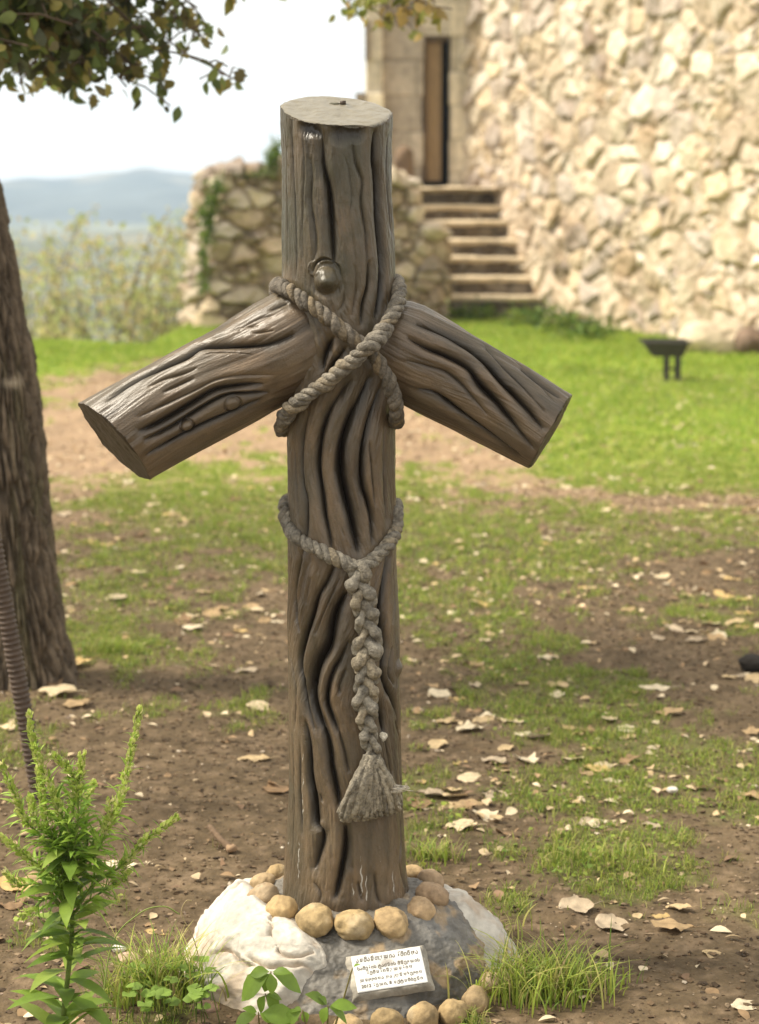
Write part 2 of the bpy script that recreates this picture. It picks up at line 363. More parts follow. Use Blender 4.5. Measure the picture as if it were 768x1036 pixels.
# ------------------------------------------------------------------ masonry
STONE = np.array([1.0, .985, 1.02]) * np.array([[.60, .50, .36], [.66, .57, .43], [.52, .42, .29], [.58, .47, .31], [.70, .62, .49], [.47, .40, .32], [.62, .53, .38]])
def rubble(P, nrm, sz, seed, depth=.07, tone=1.0, horiz=1.35, soft=1.0):
    """push points of a wall face in and out as coursed field stones; returns moved points and colours"""
    q = P + .18 * sz * np.stack([fbm(P / sz * 1.1, 2, seed + 5), fbm(P / sz * 1.1, 2, seed + 6), fbm(P / sz * 1.1, 2, seed + 8)], -1)
    q = q / (np.array([horiz, horiz, .95]) * sz)
    f1, f2, idn, dl = vor(q, seed, .95, True)
    g1, g2, idb = vor(q * 2.3 + 5.1, seed + 50, .9)
    small = (_h(np.floor(idn * 997), np.floor(idn * 991), idn * 0, seed) < .30)
    e = np.where(small, np.minimum((f2 - f1), (g2 - g1) * .5), f2 - f1); idd = np.where(small, idb, idn)
    cushion = sm(0, .17, e); t1 = _h(np.floor(idn * 7919), 0 * idn, 0 * idn, seed + 21) - .5; t2 = _h(np.floor(idn * 6007), 0 * idn, 0 * idn, seed + 22) - .5; hv = np.abs(nrm[..., 0]) if np.ndim(nrm) > 1 else 0
    tilt_ = 1.6 * depth * ((dl[..., 0] + dl[..., 1]) * t1 + dl[..., 2] * (t2 - .12)) * sm(0, .1, e)
    h = depth * soft * cushion + tilt_ + depth * .7 * (idd - .5) * sm(0, .1, e) + .55 * depth * fbm(P / sz * 2.2, 4, seed + 2, .6) + .25 * depth * fbm(P / sz * .3, 2, seed + 90)
    k = np.floor(idd * 6.999).astype(int); c = STONE[k] * (.82 + .36 * _h(k * 0 + np.floor(idd * 5555), k * 0, k * 0, seed + 3))[..., None]
    mort = (1 - sm(.02, .13, e))[..., None]
    stain = sm(.1, .55, fbm(P / sz * .55 + 40, 4, seed + 70))[..., None]
    c = c * (1 - .30 * stain * np.array([.7, .9, 1.1]))
    mort = mort * .75 * soft; c = c * (1 - mort) + np.array([.24, .17, .10]) * mort
    return P + nrm * h[..., None], np.clip(c * tone, .02, .9)
def wall_panel(name, a, b, z0, z1, res, sz, seed, depth=.07, thick=.7, tone=1.0, mat=None, ztop=None, soft=1.0, horiz=1.35):
    """a wall from a to b (plan) whose face is towards the camera side (left of a->b reversed); closed at the top and ends"""
    a = np.array(a, float); b = np.array(b, float); Ln = np.linalg.norm(b - a); d = (b - a) / Ln; n = np.array([d[1], -d[0]])
    T = thick
    s_side = np.arange(0, T, res * 1.6); s_front = np.arange(0, Ln, res)
    path = [(a - n * (T - s), -d) for s in s_side] + [(a + d * s, n) for s in s_front] + [(b - n * s, d) for s in s_side]
    pl = np.array([p[0] for p in path]); pn = np.array([p[1] for p in path])
    # round the corners of the normals
    k = 5; ker = np.ones(k) / k; pn = np.stack([np.convolve(np.pad(pn[:, i], k // 2, 'edge'), ker, 'valid') for i in (0, 1)], 1); pn /= np.linalg.norm(pn, axis=1)[:, None]
    zs = np.arange(z0, z1, res)
    nu, nv = len(pl), len(zs)
    top = ztop if ztop is not None else (lambda x: z1 + 0 * x)
    fr = (zs - z0) / (z1 - z0 - res)
    zt = top(pl[:, 0])
    V = np.zeros((nv, nu, 3)); V[..., 0] = pl[None, :, 0]; V[..., 1] = pl[None, :, 1]; V[..., 2] = z0 + fr[:, None] * (zt[None] - z0)
    Nn = np.zeros_like(V); Nn[..., 0] = pn[None, :, 0]; Nn[..., 1] = pn[None, :, 1]
    # top: shrink towards the centre line
    nt_ = max(6, int(T / 2 / res / 1.3)); cx = a + d * np.clip((pl - a) @ d, T / 2, Ln - T / 2)[:, None] - n * T / 2
    tops = []; tn = []
    for i in range(1, nt_ + 1):
        f = i / nt_; p = np.zeros((nu, 3)); p[:, :2] = pl * (1 - f) + cx * f; p[:, 2] = zt + .02 * math.sin(f * 1.5)
        tops.append(p); q = np.zeros((nu, 3)); q[:, 2] = 1; q[:, :2] = pn * max(0, 1 - f * 3); q /= np.linalg.norm(q, axis=1)[:, None]; tn.append(q)
    V = np.concatenate([V, np.array(tops)]); Nn = np.concatenate([Nn, np.array(tn)])
    Vd, cc = rubble(V, Nn, sz, seed, depth, tone, horiz, soft)
    return mesh_np(name, Vd, grid_faces(nu, V.shape[0]), mat or M_wall, cols=cc)
def ashlar(P2d, seed, rows):
    """courses of dressed blocks: returns distance to the nearest joint and a block number"""
    s, z = P2d; r = np.floor(z / rows).astype(int); fz = (z / rows - r) * rows
    wid = .42 + .34 * _h(r, r * 0, r * 0, seed); off = _h(r, r * 0 + 1, r * 0, seed) * wid; q = (s + off) / wid; c = np.floor(q); fs = (q - c) * wid
    e = np.minimum(np.minimum(fz, rows - fz), np.minimum(fs, wid - fs)); return e, _h(r, c.astype(int), r * 0, seed + 4)
def ashlar_block(mb, a, b, z0, z1, res, seed, base, thick=.5, rows=.40):
    a = np.array(a, float); b = np.array(b, float); Ln = np.linalg.norm(b - a); d = (b - a) / Ln; n = np.array([d[1], -d[0]])
    s_side = np.arange(0, thick, .03); s_front = np.arange(0, Ln, res)
    pl = np.array([a - n * (thick - s) for s in s_side] + [a + d * s for s in s_front] + [b - n * s for s in s_side])
    pn = np.array([-d] * len(s_side) + [n] * len(s_front) + [d] * len(s_side))
    ss = np.concatenate([s_side - thick, s_front, Ln + s_side]); zs = np.arange(z0, z1, res)
    S, Zz = np.meshgrid(ss, zs); e, idd = ashlar((S, Zz), seed, rows)
    V = np.zeros((*S.shape, 3)); V[..., 0] = pl[None, :, 0]; V[..., 1] = pl[None, :, 1]; V[..., 2] = Zz
    Nn = np.zeros_like(V); Nn[..., 0] = pn[None, :, 0]; Nn[..., 1] = pn[None, :, 1]
    h = .012 * sm(0, .025, e) + .03 * (idd - .5) * sm(0, .02, e) + .008 * fbm(V * 9, 3, seed)
    V = V + Nn * h[..., None]
    c = np.array(base) * (.78 + .40 * idd)[..., None] * (1 + .35 * fbm(V * np.array([2.5, 2.5, 1.2]), 4, seed + 6)[..., None])
    c = c * (1 - .35 * (1 - sm(0, .02, e))[..., None])
    mb.add(V, grid_faces(len(pl), len(zs)), np.clip(c, .02, .9).reshape(-1, 3))
    # lid
    m = mb.n; tp = V[-1]; back = tp - 0; k = len(pl); cen = np.array([*(a + b) / 2 - n * thick / 2, z1]); mb.V.append(cen[None]); mb.Cc.append(np.array([base])); mb.n += 1
    ring = m - k + np.arange(k); mb.F3.append(np.stack([ring[:-1], ring[1:], np.full(k - 1, m)], 1))

# the big rubble wall on the right
wA = at_z(549, 322); wB = at_z(768, 356); dW = (wB - wA)[:2] / np.linalg.norm((wB - wA)[:2])
wa = wA[:2] - dW * 3.1; wb = wB[:2] + dW * 2.2
o = wall_panel('stone_wall', wa, wb, -.15, 5.6, .016, .30, 11, .068, .8, .93, soft=.5)
tag(o, 'tall sunlit wall of rough cream rubble stones filling the upper right', 'wall')
# the lower ruined wall to the left of the stairs
TL = lambda x: np.interp(x, [at_y(190, 180, 22.6)[0], at_y(230, 176, 22.6)[0], at_y(290, 172, 22.6)[0], at_y(330, 168, 22.6)[0], at_y(400, 178, 22.6)[0], at_y(440, 186, 22.6)[0]],
                         [at_y(190, 181, 22.6)[2], at_y(230, 177, 22.6)[2], at_y(290, 174, 22.6)[2], at_y(330, 170, 22.6)[2], at_y(400, 186, 22.6)[2], at_y(440, 190, 22.6)[2]])
la = at_y(228, 330, 22.4)[:2]; lb = at_y(420, 330, 23.4)[:2]
o = wall_panel('ruined_wall', la, lb, -.2, 1.75, .016, .20, 23, .11, .8, .80, ztop=TL, horiz=1.55)
# its left end leans outwards at the foot
me = o.data; n_ = len(me.vertices); co = np.zeros(n_ * 3, np.float32); me.vertices.foreach_get('co', co); co = co.reshape(-1, 3)
co[:, 0] -= np.clip((1.75 - co[:, 2]) * .12, 0, .18) * sm(la[0] + .6, la[0], co[:, 0]); me.vertices.foreach_set('co', co.ravel()); me.update()
tag(o, 'low ruined rubble wall with ivy on its left end, left of the stairs', 'wall')
# cheek wall beside the stairs with a rounded capping stone
ca = at_y(424, 320, 23.3)[:2]; cb = at_y(452, 320, 23.6)[:2]
o = wall_panel('stair_cheek_wall', ca, cb, -.2, at_y(436, 236, 23.4)[2], .018, .2, 37, .06, 2.6, .72)
tag(o, 'short brown rubble pier flanking the left side of the stairs', 'wall')
V, Fc = stone_mesh(.2, .25, .12, 5, .2); V = V + np.array(at_y(436, 233, 23.5))
cp = mesh_np('capping_stone', V, Fc, M_wall, o, cols=np.broadcast_to([.55, .47, .36], V.shape)) 

# stairs
stairs = empty('stone_stairs', tuple(at_z(500, 318)))
tops = [299, 280, 260, 242, 223, 207, 189]; xl = [459, 456, 453, 450, 443, 438, 424]; xr = [545, 541, 534, 527, 504, 497, 492]
for i in range(7):
    Yf = 24.0 + .26 * i; zt = at_y(500, tops[i], Yf)[2]; zb = (at_y(500, tops[i - 1], Yf - .26)[2] - .0) if i else -.1
    x0 = at_y((xl[i] - 3) if i < 4 else 418, 300, Yf)[0]; x1 = at_y(xr[i], 300, Yf)[0] + (.35 if i > 3 else .15); dep = .46 if i < 6 else 1.6
    m = MB(); nx, nz = 60, 12
    for part in ('r',):
        xs = np.linspace(x0, x1, nx); zs = np.linspace(zb - .03, zt - .055, nz); XX, ZZ = np.meshgrid(xs, zs); YY = Yf + .05 + 0 * XX
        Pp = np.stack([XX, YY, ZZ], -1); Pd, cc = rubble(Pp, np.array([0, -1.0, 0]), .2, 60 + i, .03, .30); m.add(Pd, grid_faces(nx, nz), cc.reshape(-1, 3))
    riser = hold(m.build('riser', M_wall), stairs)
    # tread slab: worn rounded box
    t = MB(); ns = 50; xs = np.linspace(x0 - .02, x1, ns); prof = [(dep, -.075), (.03, -.075), (0, -.06), (-.015, -.03), (0, -.008), (.03, 0), (dep * .5, .004), (dep, 0)]
    pv = np.array([[[x, Yf + py_, zt + pz] for x in xs] for py_, pz in prof]); pv[..., 2] += .018 * fbm(pv * 3, 3, 90 + i) * 1.0; pv[..., 1] += .03 * fbm(pv * 2.2, 3, 97 + i)
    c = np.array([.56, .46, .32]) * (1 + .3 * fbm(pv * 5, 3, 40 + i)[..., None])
    t.add(pv, grid_faces(ns, len(prof)), np.clip(c, .05, .9).reshape(-1, 3))
    for k in (0, ns - 1):
        e = pv[:, k]; t.add(e, np.array([[0, j, j + 1] for j in range(1, len(prof) - 1)]), (.5, .42, .3))
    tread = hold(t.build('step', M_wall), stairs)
tag(stairs, 'narrow flight of worn stone steps climbing to the doorway', 'stairs')

# dressed facade with the narrow doorway
YF = 26.6
def X_(px): return float(at_y(px, 100, YF)[0])
def Z_(py): return float(at_y(430, py, YF)[2])
fac = empty('ruined_building', (X_(440), YF, 0))
m = MB(); ashlar_block(m, (X_(371), YF - .25), (X_(386), YF - .25), -.1, 5.6, .02, 3, (.66, .58, .44), .9)
hold(m.build('corner_pilaster', M_wall), fac)
m = MB(); ashlar_block(m, (X_(386) + .004, YF), (X_(427), YF), -.1, 5.6, .02, 5, (.40, .345, .275), .7, .46)
ashlar_block(m, (X_(456), YF - .02), (X_(520), YF - .02), -.1, 5.6, .02, 8, (.62, .53, .39), .75, .44)
ashlar_block(m, (X_(427) + .003, YF + .01), (X_(456) - .003, YF + .01), Z_(36), 5.6, .02, 13, (.66, .58, .45), .6, .40)
hold(m.build('wall', M_wall), fac)
m = MB(); box(m, (X_(427) + .01, YF + .05, Z_(184)), (X_(431), YF + .30, Z_(36)), (.12, .085, .055)); box(m, (X_(431), YF + .05, Z_(41)), (X_(454), YF + .3, Z_(36)), (.12, .085, .055))
fr = hold(m.build('door_frame', M_wood, smooth=False), fac)
m = MB()
for k in range(3):
    x0 = X_(431.5) + k * (X_(447) - X_(431.5)) / 3
    box(m, (x0 + .003, YF + .12 + .01 * (k % 2), Z_(183)), (x0 + (X_(447) - X_(431.5)) / 3 - .003, YF + .17, Z_(41.5)), [(.30, .20, .105), (.33, .225, .12), (.27, .185, .10)][k])
hold(m.build('door', M_wood, smooth=False), fac)
m = MB(); box(m, (X_(425), YF + .45, Z_(190)), (X_(458), YF + .5, Z_(30)), (.02, .016, .012)); hold(m.build('dark_interior', M_wood, smooth=False), fac)
m = MB(); box(m, (X_(360), YF - .3, Z_(103)), (X_(371) - .002, YF + .3, Z_(95)), (.33, .27, .2)); hold(m.build('ledge', M_wall, smooth=False), fac)
m = MB(); box(m, (X_(369.5), YF - .33, Z_(62)), (X_(374), YF - .262, Z_(22)), (.25, .2, .15)); hold(m.build('bracket', M_wall, smooth=False), fac)
tag(fac, 'ruined building front of dressed blocks with narrow brown door above the stairs', 'building')
# landing in front of the door
m = MB(); xs = np.linspace(X_(372), X_(520), 60); ys = np.linspace(25.3, YF + .2, 20); XX, YY = np.meshgrid(xs, ys); ZZ = at_y(450, 190, 25.56)[2] - .012 + .012 * fbm(P2(XX * 4, YY * 4), 3, 2)
m.add(np.stack([XX, YY, ZZ], -1), grid_faces(60, 20), (.45, .37, .25)); o = m.build('landing', M_wall); o['kind'] = 'structure'
# stub of brown stone with a rounded head on the low wall
m = MB(); s0 = at_y(409, 186, 23.9); zt = at_y(409, 147, 23.9)[2]; n = 24; th = np.linspace(0, 2 * np.pi, n, endpoint=False); zz = np.linspace(s0[2] - .5, zt, 30)
rr = .115 * np.sqrt(np.clip(1 - np.clip((zz - (zt - .12)) / .121, 0, 1) ** 2, 0.001, 1))
V = np.array([[[s0[0] + r * math.cos(t), 23.9 + r * math.sin(t), z] for t in th] for r, z in zip(rr, zz)]); V += .02 * fbm(V * 9, 3, 8)[..., None] * np.array([1, 1, 0])
m.add(V, grid_faces(n, 30, True), (.19, .13, .085)); tag(m.build('stone_stub', M_wall), 'small dark brown round headed stone standing left of the doorway', 'stone')

# ------------------------------------------------------------------ leafy things
def leaf_tpl(kind='oval'):
    """unit leaf along +Y, face up +Z: vertices and triangles"""
    if kind == 'oval':
        rows = [(0, 0), (.12, .10), (.3, .24), (.5, .28), (.7, .21), (.88, .09), (1, 0)]
    elif kind == 'lance':
        rows = [(0, 0), (.15, .07), (.35, .125), (.6, .11), (.8, .06), (1, 0)]
    else:
        rows = [(0, 0), (.08, .22), (.22, .17), (.38, .40), (.5, .25), (.66, .30), (.78, .13), (1, 0)]
    V = []; Fc = []
    for i, (y_, w_) in enumerate(rows):
        dz = -.35 * (y_ - .3) ** 2
        V += [(-w_, y_ * 1.0, dz + .22 * w_), (0, y_, dz), (w_, y_, dz + .22 * w_)]
    for i in range(len(rows) - 1):
        a = i * 3; Fc += [(a, a + 1, a + 4), (a, a + 4, a + 3), (a + 1, a + 2, a + 5), (a + 1, a + 5, a + 4)]
    return np.array(V, float), np.array(Fc, int)
def scatter_leaves(mb, pos, dirs, ups, sizes, cols, kind='oval', widths=1.0):
    V, Fc = leaf_tpl(kind); n = len(pos); dirs = dirs / (np.linalg.norm(dirs, axis=1)[:, None] + 1e-9)
    side = np.cross(dirs, ups); side /= np.linalg.norm(side, axis=1)[:, None] + 1e-9; up = np.cross(side, dirs)
    widths = np.broadcast_to(widths, (n,))
    W = pos[:, None] + sizes[:, None, None] * (V[None, :, 0:1] * widths[:, None, None] * side[:, None] + V[None, :, 1:2] * dirs[:, None] + V[None, :, 2:3] * up[:, None])
    FF = (Fc[None] + (np.arange(n) * len(V))[:, None, None]).reshape(-1, 3)
    mb.add(W.reshape(-1, 3), FF, np.repeat(cols, len(V), 0))
def rdir(n, r=rng):
    d = r.normal(size=(n, 3)); return d / np.linalg.norm(d, axis=1)[:, None]

# ivy and plants on the ruined wall
r = np.random.default_rng(3)
def clump(name, centers, n, size, cols, label, cat, spread, group=None, stem=True):
    m = MB(); cs = np.array(centers); k = r.integers(0, len(cs), n); pos = cs[k] + r.normal(size=(n, 3)) * spread
    scatter_leaves(m, pos, rdir(n, r), rdir(n, r), size * r.uniform(.6, 1.3, n), np.array(cols)[r.integers(0, len(cols), n)] * r.uniform(.7, 1.3, (n, 1)))
    rt = empty(name, tuple(cs[np.argmin(cs[:, 2])])); hold(m.build('foliage', M_leaf), rt)
    s_ = MB(); tube(s_, smooth_path(cs, 5) if len(cs) > 1 else np.array([cs[0], cs[0] + [0, 0, .1]]), .012, 6, (.12, .08, .05)); hold(s_.build('stem', M_bark), rt)
    return tag(rt, label, cat, group)
greens = [(.10, .17, .03), (.14, .22, .04), (.08, .14, .03), (.20, .25, .05)]
clump('ivy', [at_y(x, y_, 22.2) for x, y_ in [(205, 285), (206, 262), (209, 240), (211, 226), (215, 205), (219, 190), (212, 212), (204, 218)]], 700, .055, greens, 'green ivy trailing down the left end of the ruined wall', 'ivy', [.035, .05, .07])
clump('wall_shrub', [at_y(x, y_, 22.6) for x, y_ in [(274, 172), (275, 164), (277, 156), (280, 150), (276, 160)]], 420, .05, greens, 'small green shrub sprouting on top of the ruined wall by the post', 'shrub', [.04, .06, .06])
clump('wall_moss', [at_y(x, y_, 22.5) for x, y_ in [(235, 178), (245, 177), (255, 176), (265, 176)]], 260, .035, greens, 'thin green growth creeping along the top of the ruined wall', 'plant', [.07, .08, .02])
clump('wall_foot_weeds', [at_z(x, y_) + np.array([0, 0, .07]) for x, y_ in [(462, 322), (478, 324), (492, 322)]], 420, .06, greens, 'green weeds growing at the foot of the stairs', 'weeds', [.13, .1, .05])
clump('wall_foot_weeds', [at_z(x, y_) + np.array([0, 0, .09]) for x, y_ in [(535, 330), (552, 331), (575, 338), (598, 344)]], 800, .07, greens, 'tall green weeds along the foot of the tall wall right of the stairs', 'weeds', [.16, .13, .07])

# the loose yellow-green bush beyond the edge of the terrace
rt = empty('yellow_bush', tuple(at_y(120, 352, 24.0) - np.array([0, 0, 1.6]))); base = np.array(rt.location)
st = MB(); lf = MB(); r = np.random.default_rng(12)
tips = [(60, 300), (45, 262), (75, 268), (95, 245), (110, 268), (128, 292), (140, 262), (150, 240), (168, 268), (180, 290), (172, 232), (120, 232), (88, 235), (192, 262), (196, 295), (155, 228), (85, 322), (150, 318), (118, 300), (60, 330), (190, 322), (30, 285), (105, 330), (40, 315), (132, 330)]
for tpx, tpy in tips:
    tip = at_y(tpx, tpy, 24 + r.uniform(-.8, .8)); mid = base * .45 + tip * .55 + r.normal(size=3) * .1
    pth_ = smooth_path([base, mid, tip], 8); tube(st, pth_, np.linspace(.022, .005, len(pth_)), 5, (.17, .13, .09))
    for q in range(6):
        a = pth_[r.integers(8, len(pth_))]; b_ = a + r.normal(size=3) * [.2, .2, .16]; tube(st, np.array([a, (a + b_) / 2 + [0, 0, .02], b_]), .004, 4, (.17, .13, .09))
        n = int(r.integers(6, 16)); tt = r.uniform(0, 1.1, (n, 1)); pos = a + (b_ - a) * tt + r.normal(size=(n, 3)) * .07
        scatter_leaves(lf, pos, rdir(n, r), rdir(n, r), r.uniform(.06, .11, n), np.array([(.55, .50, .22), (.46, .49, .19), (.55, .45, .26), (.38, .43, .17)])[r.integers(0, 4, n)])
hold(st.build('branches', M_bark), rt); hold(lf.build('foliage', M_leaf), rt)
tag(rt, 'sparse yellow green bush growing beyond the terrace edge at left', 'bush', 'misty bushes beyond the terrace')
for dx_, dy_, rz_, lab_ in ((-1.7, 4.5, .5, 'paler bush partly behind the tree trunk, left of the yellow green one'), (.1, 6.0, -.7, 'hazier thin bush just behind the yellow green one, by the ruined wall')):
    o2 = rt.copy(); C.objects.link(o2); o2.location = rt.location + Vector((dx_, dy_, 0)); o2.rotation_euler = (0, 0, rz_); o2['label'] = lab_
    for ch in [c_ for c_ in C.objects if c_.parent == rt]:
        c2 = ch.copy(); C.objects.link(c2); c2.parent = o2; c2.matrix_parent_inverse = ch.matrix_parent_inverse.copy()

# ------------------------------------------------------------------ the tree on the left
tr = empty('tree', tuple(at_z(28, 690)))
cl_px = [(32, 700), (28, 680), (22, 640), (14, 580), (8, 520), (3, 450), (-6, 370), (-20, 290), (-35, 215), (-52, 140), (-70, 60), (-95, -60), (-120, -180)]
cl = [at_y(a, b_, 6.0) for a, b_ in cl_px]; cl[0][2] = -.1
axp = smooth_path(cl, 26); n_t = len(axp); ns = 300
T, N, B = frames(axp); th = np.linspace(0, 2 * np.pi, ns, endpoint=False)
zz = axp[:, 2]
rad = .116 + .022 * np.exp(-np.maximum(zz, 0) / .10) - .012 * np.clip(zz, 0, 3)
root_l = 1 + .13 * np.exp(-np.maximum(zz, 0) / .12)[:, None] * np.cos(5 * th + 1.1)[None]
D = (np.cos(th)[None, :, None] * N[:, None] + np.sin(th)[None, :, None] * B[:, None])
S_ = np.stack([np.cos(th)[None] * 8.5 + 0 * zz[:, None], np.sin(th)[None] * 8.5 + 0 * zz[:, None], zz[:, None] * 9.5 + 0 * th[None]], -1)
S_ = S_ + .9 * np.stack([fbm(S_ * .6, 3, 4), fbm(S_ * .6, 3, 5), fbm(S_ * .5, 2, 6)], -1)
f1, f2, idb = vor(S_ * np.array([1, 1, .55]), 6, .95); hb = .024 * sm(0, .45, f2 - f1) + .009 * fbm(S_ * 3, 4, 9, .6)
V = axp[:, None] + D * (rad[:, None] * root_l + hb)[..., None]
bc = (np.array([.15, .115, .08]) * (1 + .45 * fbm(S_ * 1.1, 4, 33)[..., None])) * (.5 + .5 * sm(0, .3, f2 - f1))[..., None]
moss = sm(.1, .6, fbm(S_ * .35, 3, 55))[..., None] * .5; bc = bc * (1 - moss) + np.array([.14, .13, .065]) * moss
spx, spy = project(V); scar = np.exp(-(((spx - 12) / 9) ** 2 + ((spy - 387) / 5) ** 2))[..., None] * (V[..., 1:2] < 6.0); bc = bc * (1 - scar) + np.array([.5, .42, .31]) * scar
trunk = hold(mesh_np('trunk', V, grid_faces(ns, n_t, True), M_bark, cols=np.clip(bc, .01, 1)), tr)
br = MB(); lv = MB(); r = np.random.default_rng(21)
top = axp[-1]
fork = axp[int(n_t * .86)]
LC = np.array([(.09, .12, .035), (.13, .17, .05), (.17, .14, .05), (.08, .085, .04), (.28, .24, .07), (.20, .24, .06)])
def twig(p0, p1, sag, rad0, n, clus, lsize, spread=.06, tint=None):
    p0 = np.array(p0, float); p1 = np.array(p1, float); pts = [p0, (p0 * .66 + p1 * .34) + [0, 0, sag], (p0 * .33 + p1 * .67) + [0, 0, sag * .9], p1]
    q = smooth_path(pts, 8); tube(br, q, np.linspace(rad0, .003, len(q)), 6, (.12, .09, .065))
    for c in range(clus):
        t = .96 if c < 2 else r.uniform(.25, 1) ** .8; a = q[int(t * (len(q) - 1))]; e = a + np.clip(r.normal(size=3), -1.6, 1.6) * np.array([.12, .14, .065])
        tube(br, np.array([a, (a + e) / 2 + [0, 0, .015], e]), .0028, 4, (.14, .10, .07), cap=False)
        k = int(r.integers(n // 2, n)); tt = r.uniform(.1, 1.1, (k, 1)); pos = a + (e - a) * tt + r.normal(size=(k, 3)) * spread * .5
        dd = rdir(k, r) + np.array([0, 0, -.7]); lc = (LC if tint is None else np.array(tint))
        scatter_leaves(lv, pos, dd, rdir(k, r), lsize * r.uniform(.65, 1.25, k), lc[r.integers(0, len(lc), k)] * r.uniform(.7, 1.4, (k, 1)), 'lobed' if r.random() < .4 else 'oval')
for (tx, ty, dY, cn) in [(20, 60, 6.2, 12), (60, 50, 6.4, 13), (95, 75, 6.3, 12), (125, 70, 6.6, 11), (10, 20, 5.9, 14), (50, 10, 6.1, 14), (90, 20, 6.5, 13), (150, 20, 6.6, 10), (145, 75, 6.4, 8), (-20, 60, 6.0, 10), (110, 40, 6.8, 12), (40, 75, 6.7, 9),
                         (70, -25, 6.3, 14), (130, -20, 6.5, 12), (0, -30, 6.2, 14), (180, -30, 6.6, 8)]:
    twig(fork + r.normal(size=3) * .05, at_y(tx, ty, dY), .16, .014, 12, cn + 3, .062)
twig(fork, at_y(128, 88, 6.4), .2, .009, 8, 7, .055, .05)
twig(fork, at_y(60, 70, 6.4), .2, .009, 10, 9, .055, .05)
twig(fork, at_y(30, 40, 6.1), .2, .009, 12, 12, .06, .05)
twig(fork, at_y(185, 25, 6.6), .2, .009, 9, 8, .058, .05)
twig(at_y(150, 50, 6.5), at_y(236, 80, 6.5), .02, .004, 5, 5, .055, .03)
twig(fork, at_y(215, 45, 6.6), .2, .008, 6, 5, .056, .05)
twig(fork, at_y(200, 8, 6.5), .2, .008, 8, 8, .056, .05)
twig(fork, at_y(170, 60, 6.5), .2, .008, 8, 7, .056, .05)
twig(fork, at_y(225, -8, 6.6), .2, .010, 7, 6, .062, .05)
twig(fork, at_y(240, 3, 6.7), .2, .008, 4, 2, .062, .03, [(.22, .2, .05), (.3, .22, .06), (.13, .16, .04)])
# upper crown, above the picture
for k in range(13):
    e = fork + np.array([r.uniform(-2.2, 1.1), r.uniform(-1.2, 1.6), r.uniform(.9, 2.3)]); twig(fork, e, .2, .03, 14, 10, .08, .12)
# a long branch that reaches over to the middle with yellowing leaves
mainb = smooth_path([fork, fork + [.6, .8, .9], at_y(320, -160, 8.0), at_y(400, -60, 8.2)], 12); tube(br, mainb, np.linspace(.035, .012, len(mainb)), 8, (.12, .09, .065))
Yl = [(.36, .30, .07), (.26, .26, .06), (.15, .18, .04), (.42, .30, .10), (.30, .33, .09)]
for tx, ty, cn in [(352, 2, 4), (372, 6, 5), (392, 10, 7), (410, 18, 8), (425, 8, 8), (440, 4, 5), (400, -15, 9), (365, -14, 6), (408, 30, 4)]:
    twig(mainb[-1 - int(r.integers(0, 8))], at_y(tx, ty, 8.1 + r.uniform(-.2, .2)), .06, .006, 7, cn, .062, .05, Yl)
hold(br.build('branches', M_bark), tr); hold(lv.build('crown', M_leaf), tr)
tag(tr, 'leaning tree with deeply furrowed brown bark and overhanging leafy branches at left', 'tree')

# the ribbed rusty rod leaning beside the tree
p0 = at_z(41, 812); p1 = at_y(-6, 552, p0[1]); d = (p1 - p0); Ld = np.linalg.norm(d); d /= Ld; L2 = Ld * 1.55
tt = np.linspace(-.08, L2, 700); q = p0[None] + d[None] * tt[:, None]
m = MB(); tube(m, q, .0195 + .0028 * (np.abs(((tt / .0135) % 1) - .5) < .2), 20, (.085, .058, .040), True, .05, 3)
tag(m.build('ribbed_rod', M_iron), 'rusty brown ribbed rod leaning in front of the tree trunk', 'rod')

# ------------------------------------------------------------------ trough and boulder by the wall
bz = at_z(680, 386); s_ = bz[1]; tg = empty('metal_trough', tuple(bz))
def TX(px): return float(at_y(px, 360, s_)[0])
def TZ(py): return float(at_y(670, py, s_)[2])
m = MB(); zt, zb = TZ(346), TZ(360)
outer = [(TX(650), zt), (TX(694), zt), (TX(690), zb), (TX(659), zb)]
for sgn, wd in ((1, .0),):
    y0, y1 = s_ - .13, s_ + .13
    rim = np.array([[TX(650), y0, zt], [TX(694), y0, zt], [TX(694), y1, zt], [TX(650), y1, zt]]); bot = np.array([[TX(660), y0 + .05, zb], [TX(690), y0 + .05, zb], [TX(690), y1 - .05, zb], [TX(660), y1 - .05, zb]])
    inr = rim + np.array([[.012, .012, 0], [-.012, .012, 0], [-.012, -.012, 0], [.012, -.012, 0]]); inb = bot + np.array([[.012, .012, .012], [-.012, .012, .012], [-.012, -.012, .012], [.012, -.012, .012]])
    V = np.concatenate([bot, rim, inr, inb]); Fq = [[3, 2, 1, 0], [12, 13, 14, 15]]
    for b0, b1 in ((0, 4), (4, 8), (8, 12)): Fq += [[b0 + i, b0 + (i + 1) % 4, b1 + (i + 1) % 4, b1 + i] for i in range(4)]
    m.add(V, Fq, (.05, .045, .04))
box(m, (TX(648), s_ - .14, zt - .004), (TX(696), s_ - .118, zt + .018), (.08, .07, .062)); box(m, (TX(648), s_ + .118, zt - .004), (TX(696), s_ + .14, zt + .018), (.08, .07, .062))
hold(m.build('basin', M_iron, smooth=False), tg)
for lx in (674.5, 686):
    for ly in (-.07, .07):
        m = MB(); box(m, (TX(lx) - .013, s_ + ly - .013, -.03), (TX(lx) + .013, s_ + ly + .013, zb + .006), (.05, .042, .036)); hold(m.build('leg', M_iron, smooth=False), tg)
m = MB(); box(m, (TX(671), s_ - .009, zb * .45), (TX(688.5), s_ + .009, zb * .45 + .02), (.05, .042, .036)); hold(m.build('stretcher', M_iron, smooth=False), tg)
tag(tg, 'small black metal trough on short legs standing on the lawn', 'trough')
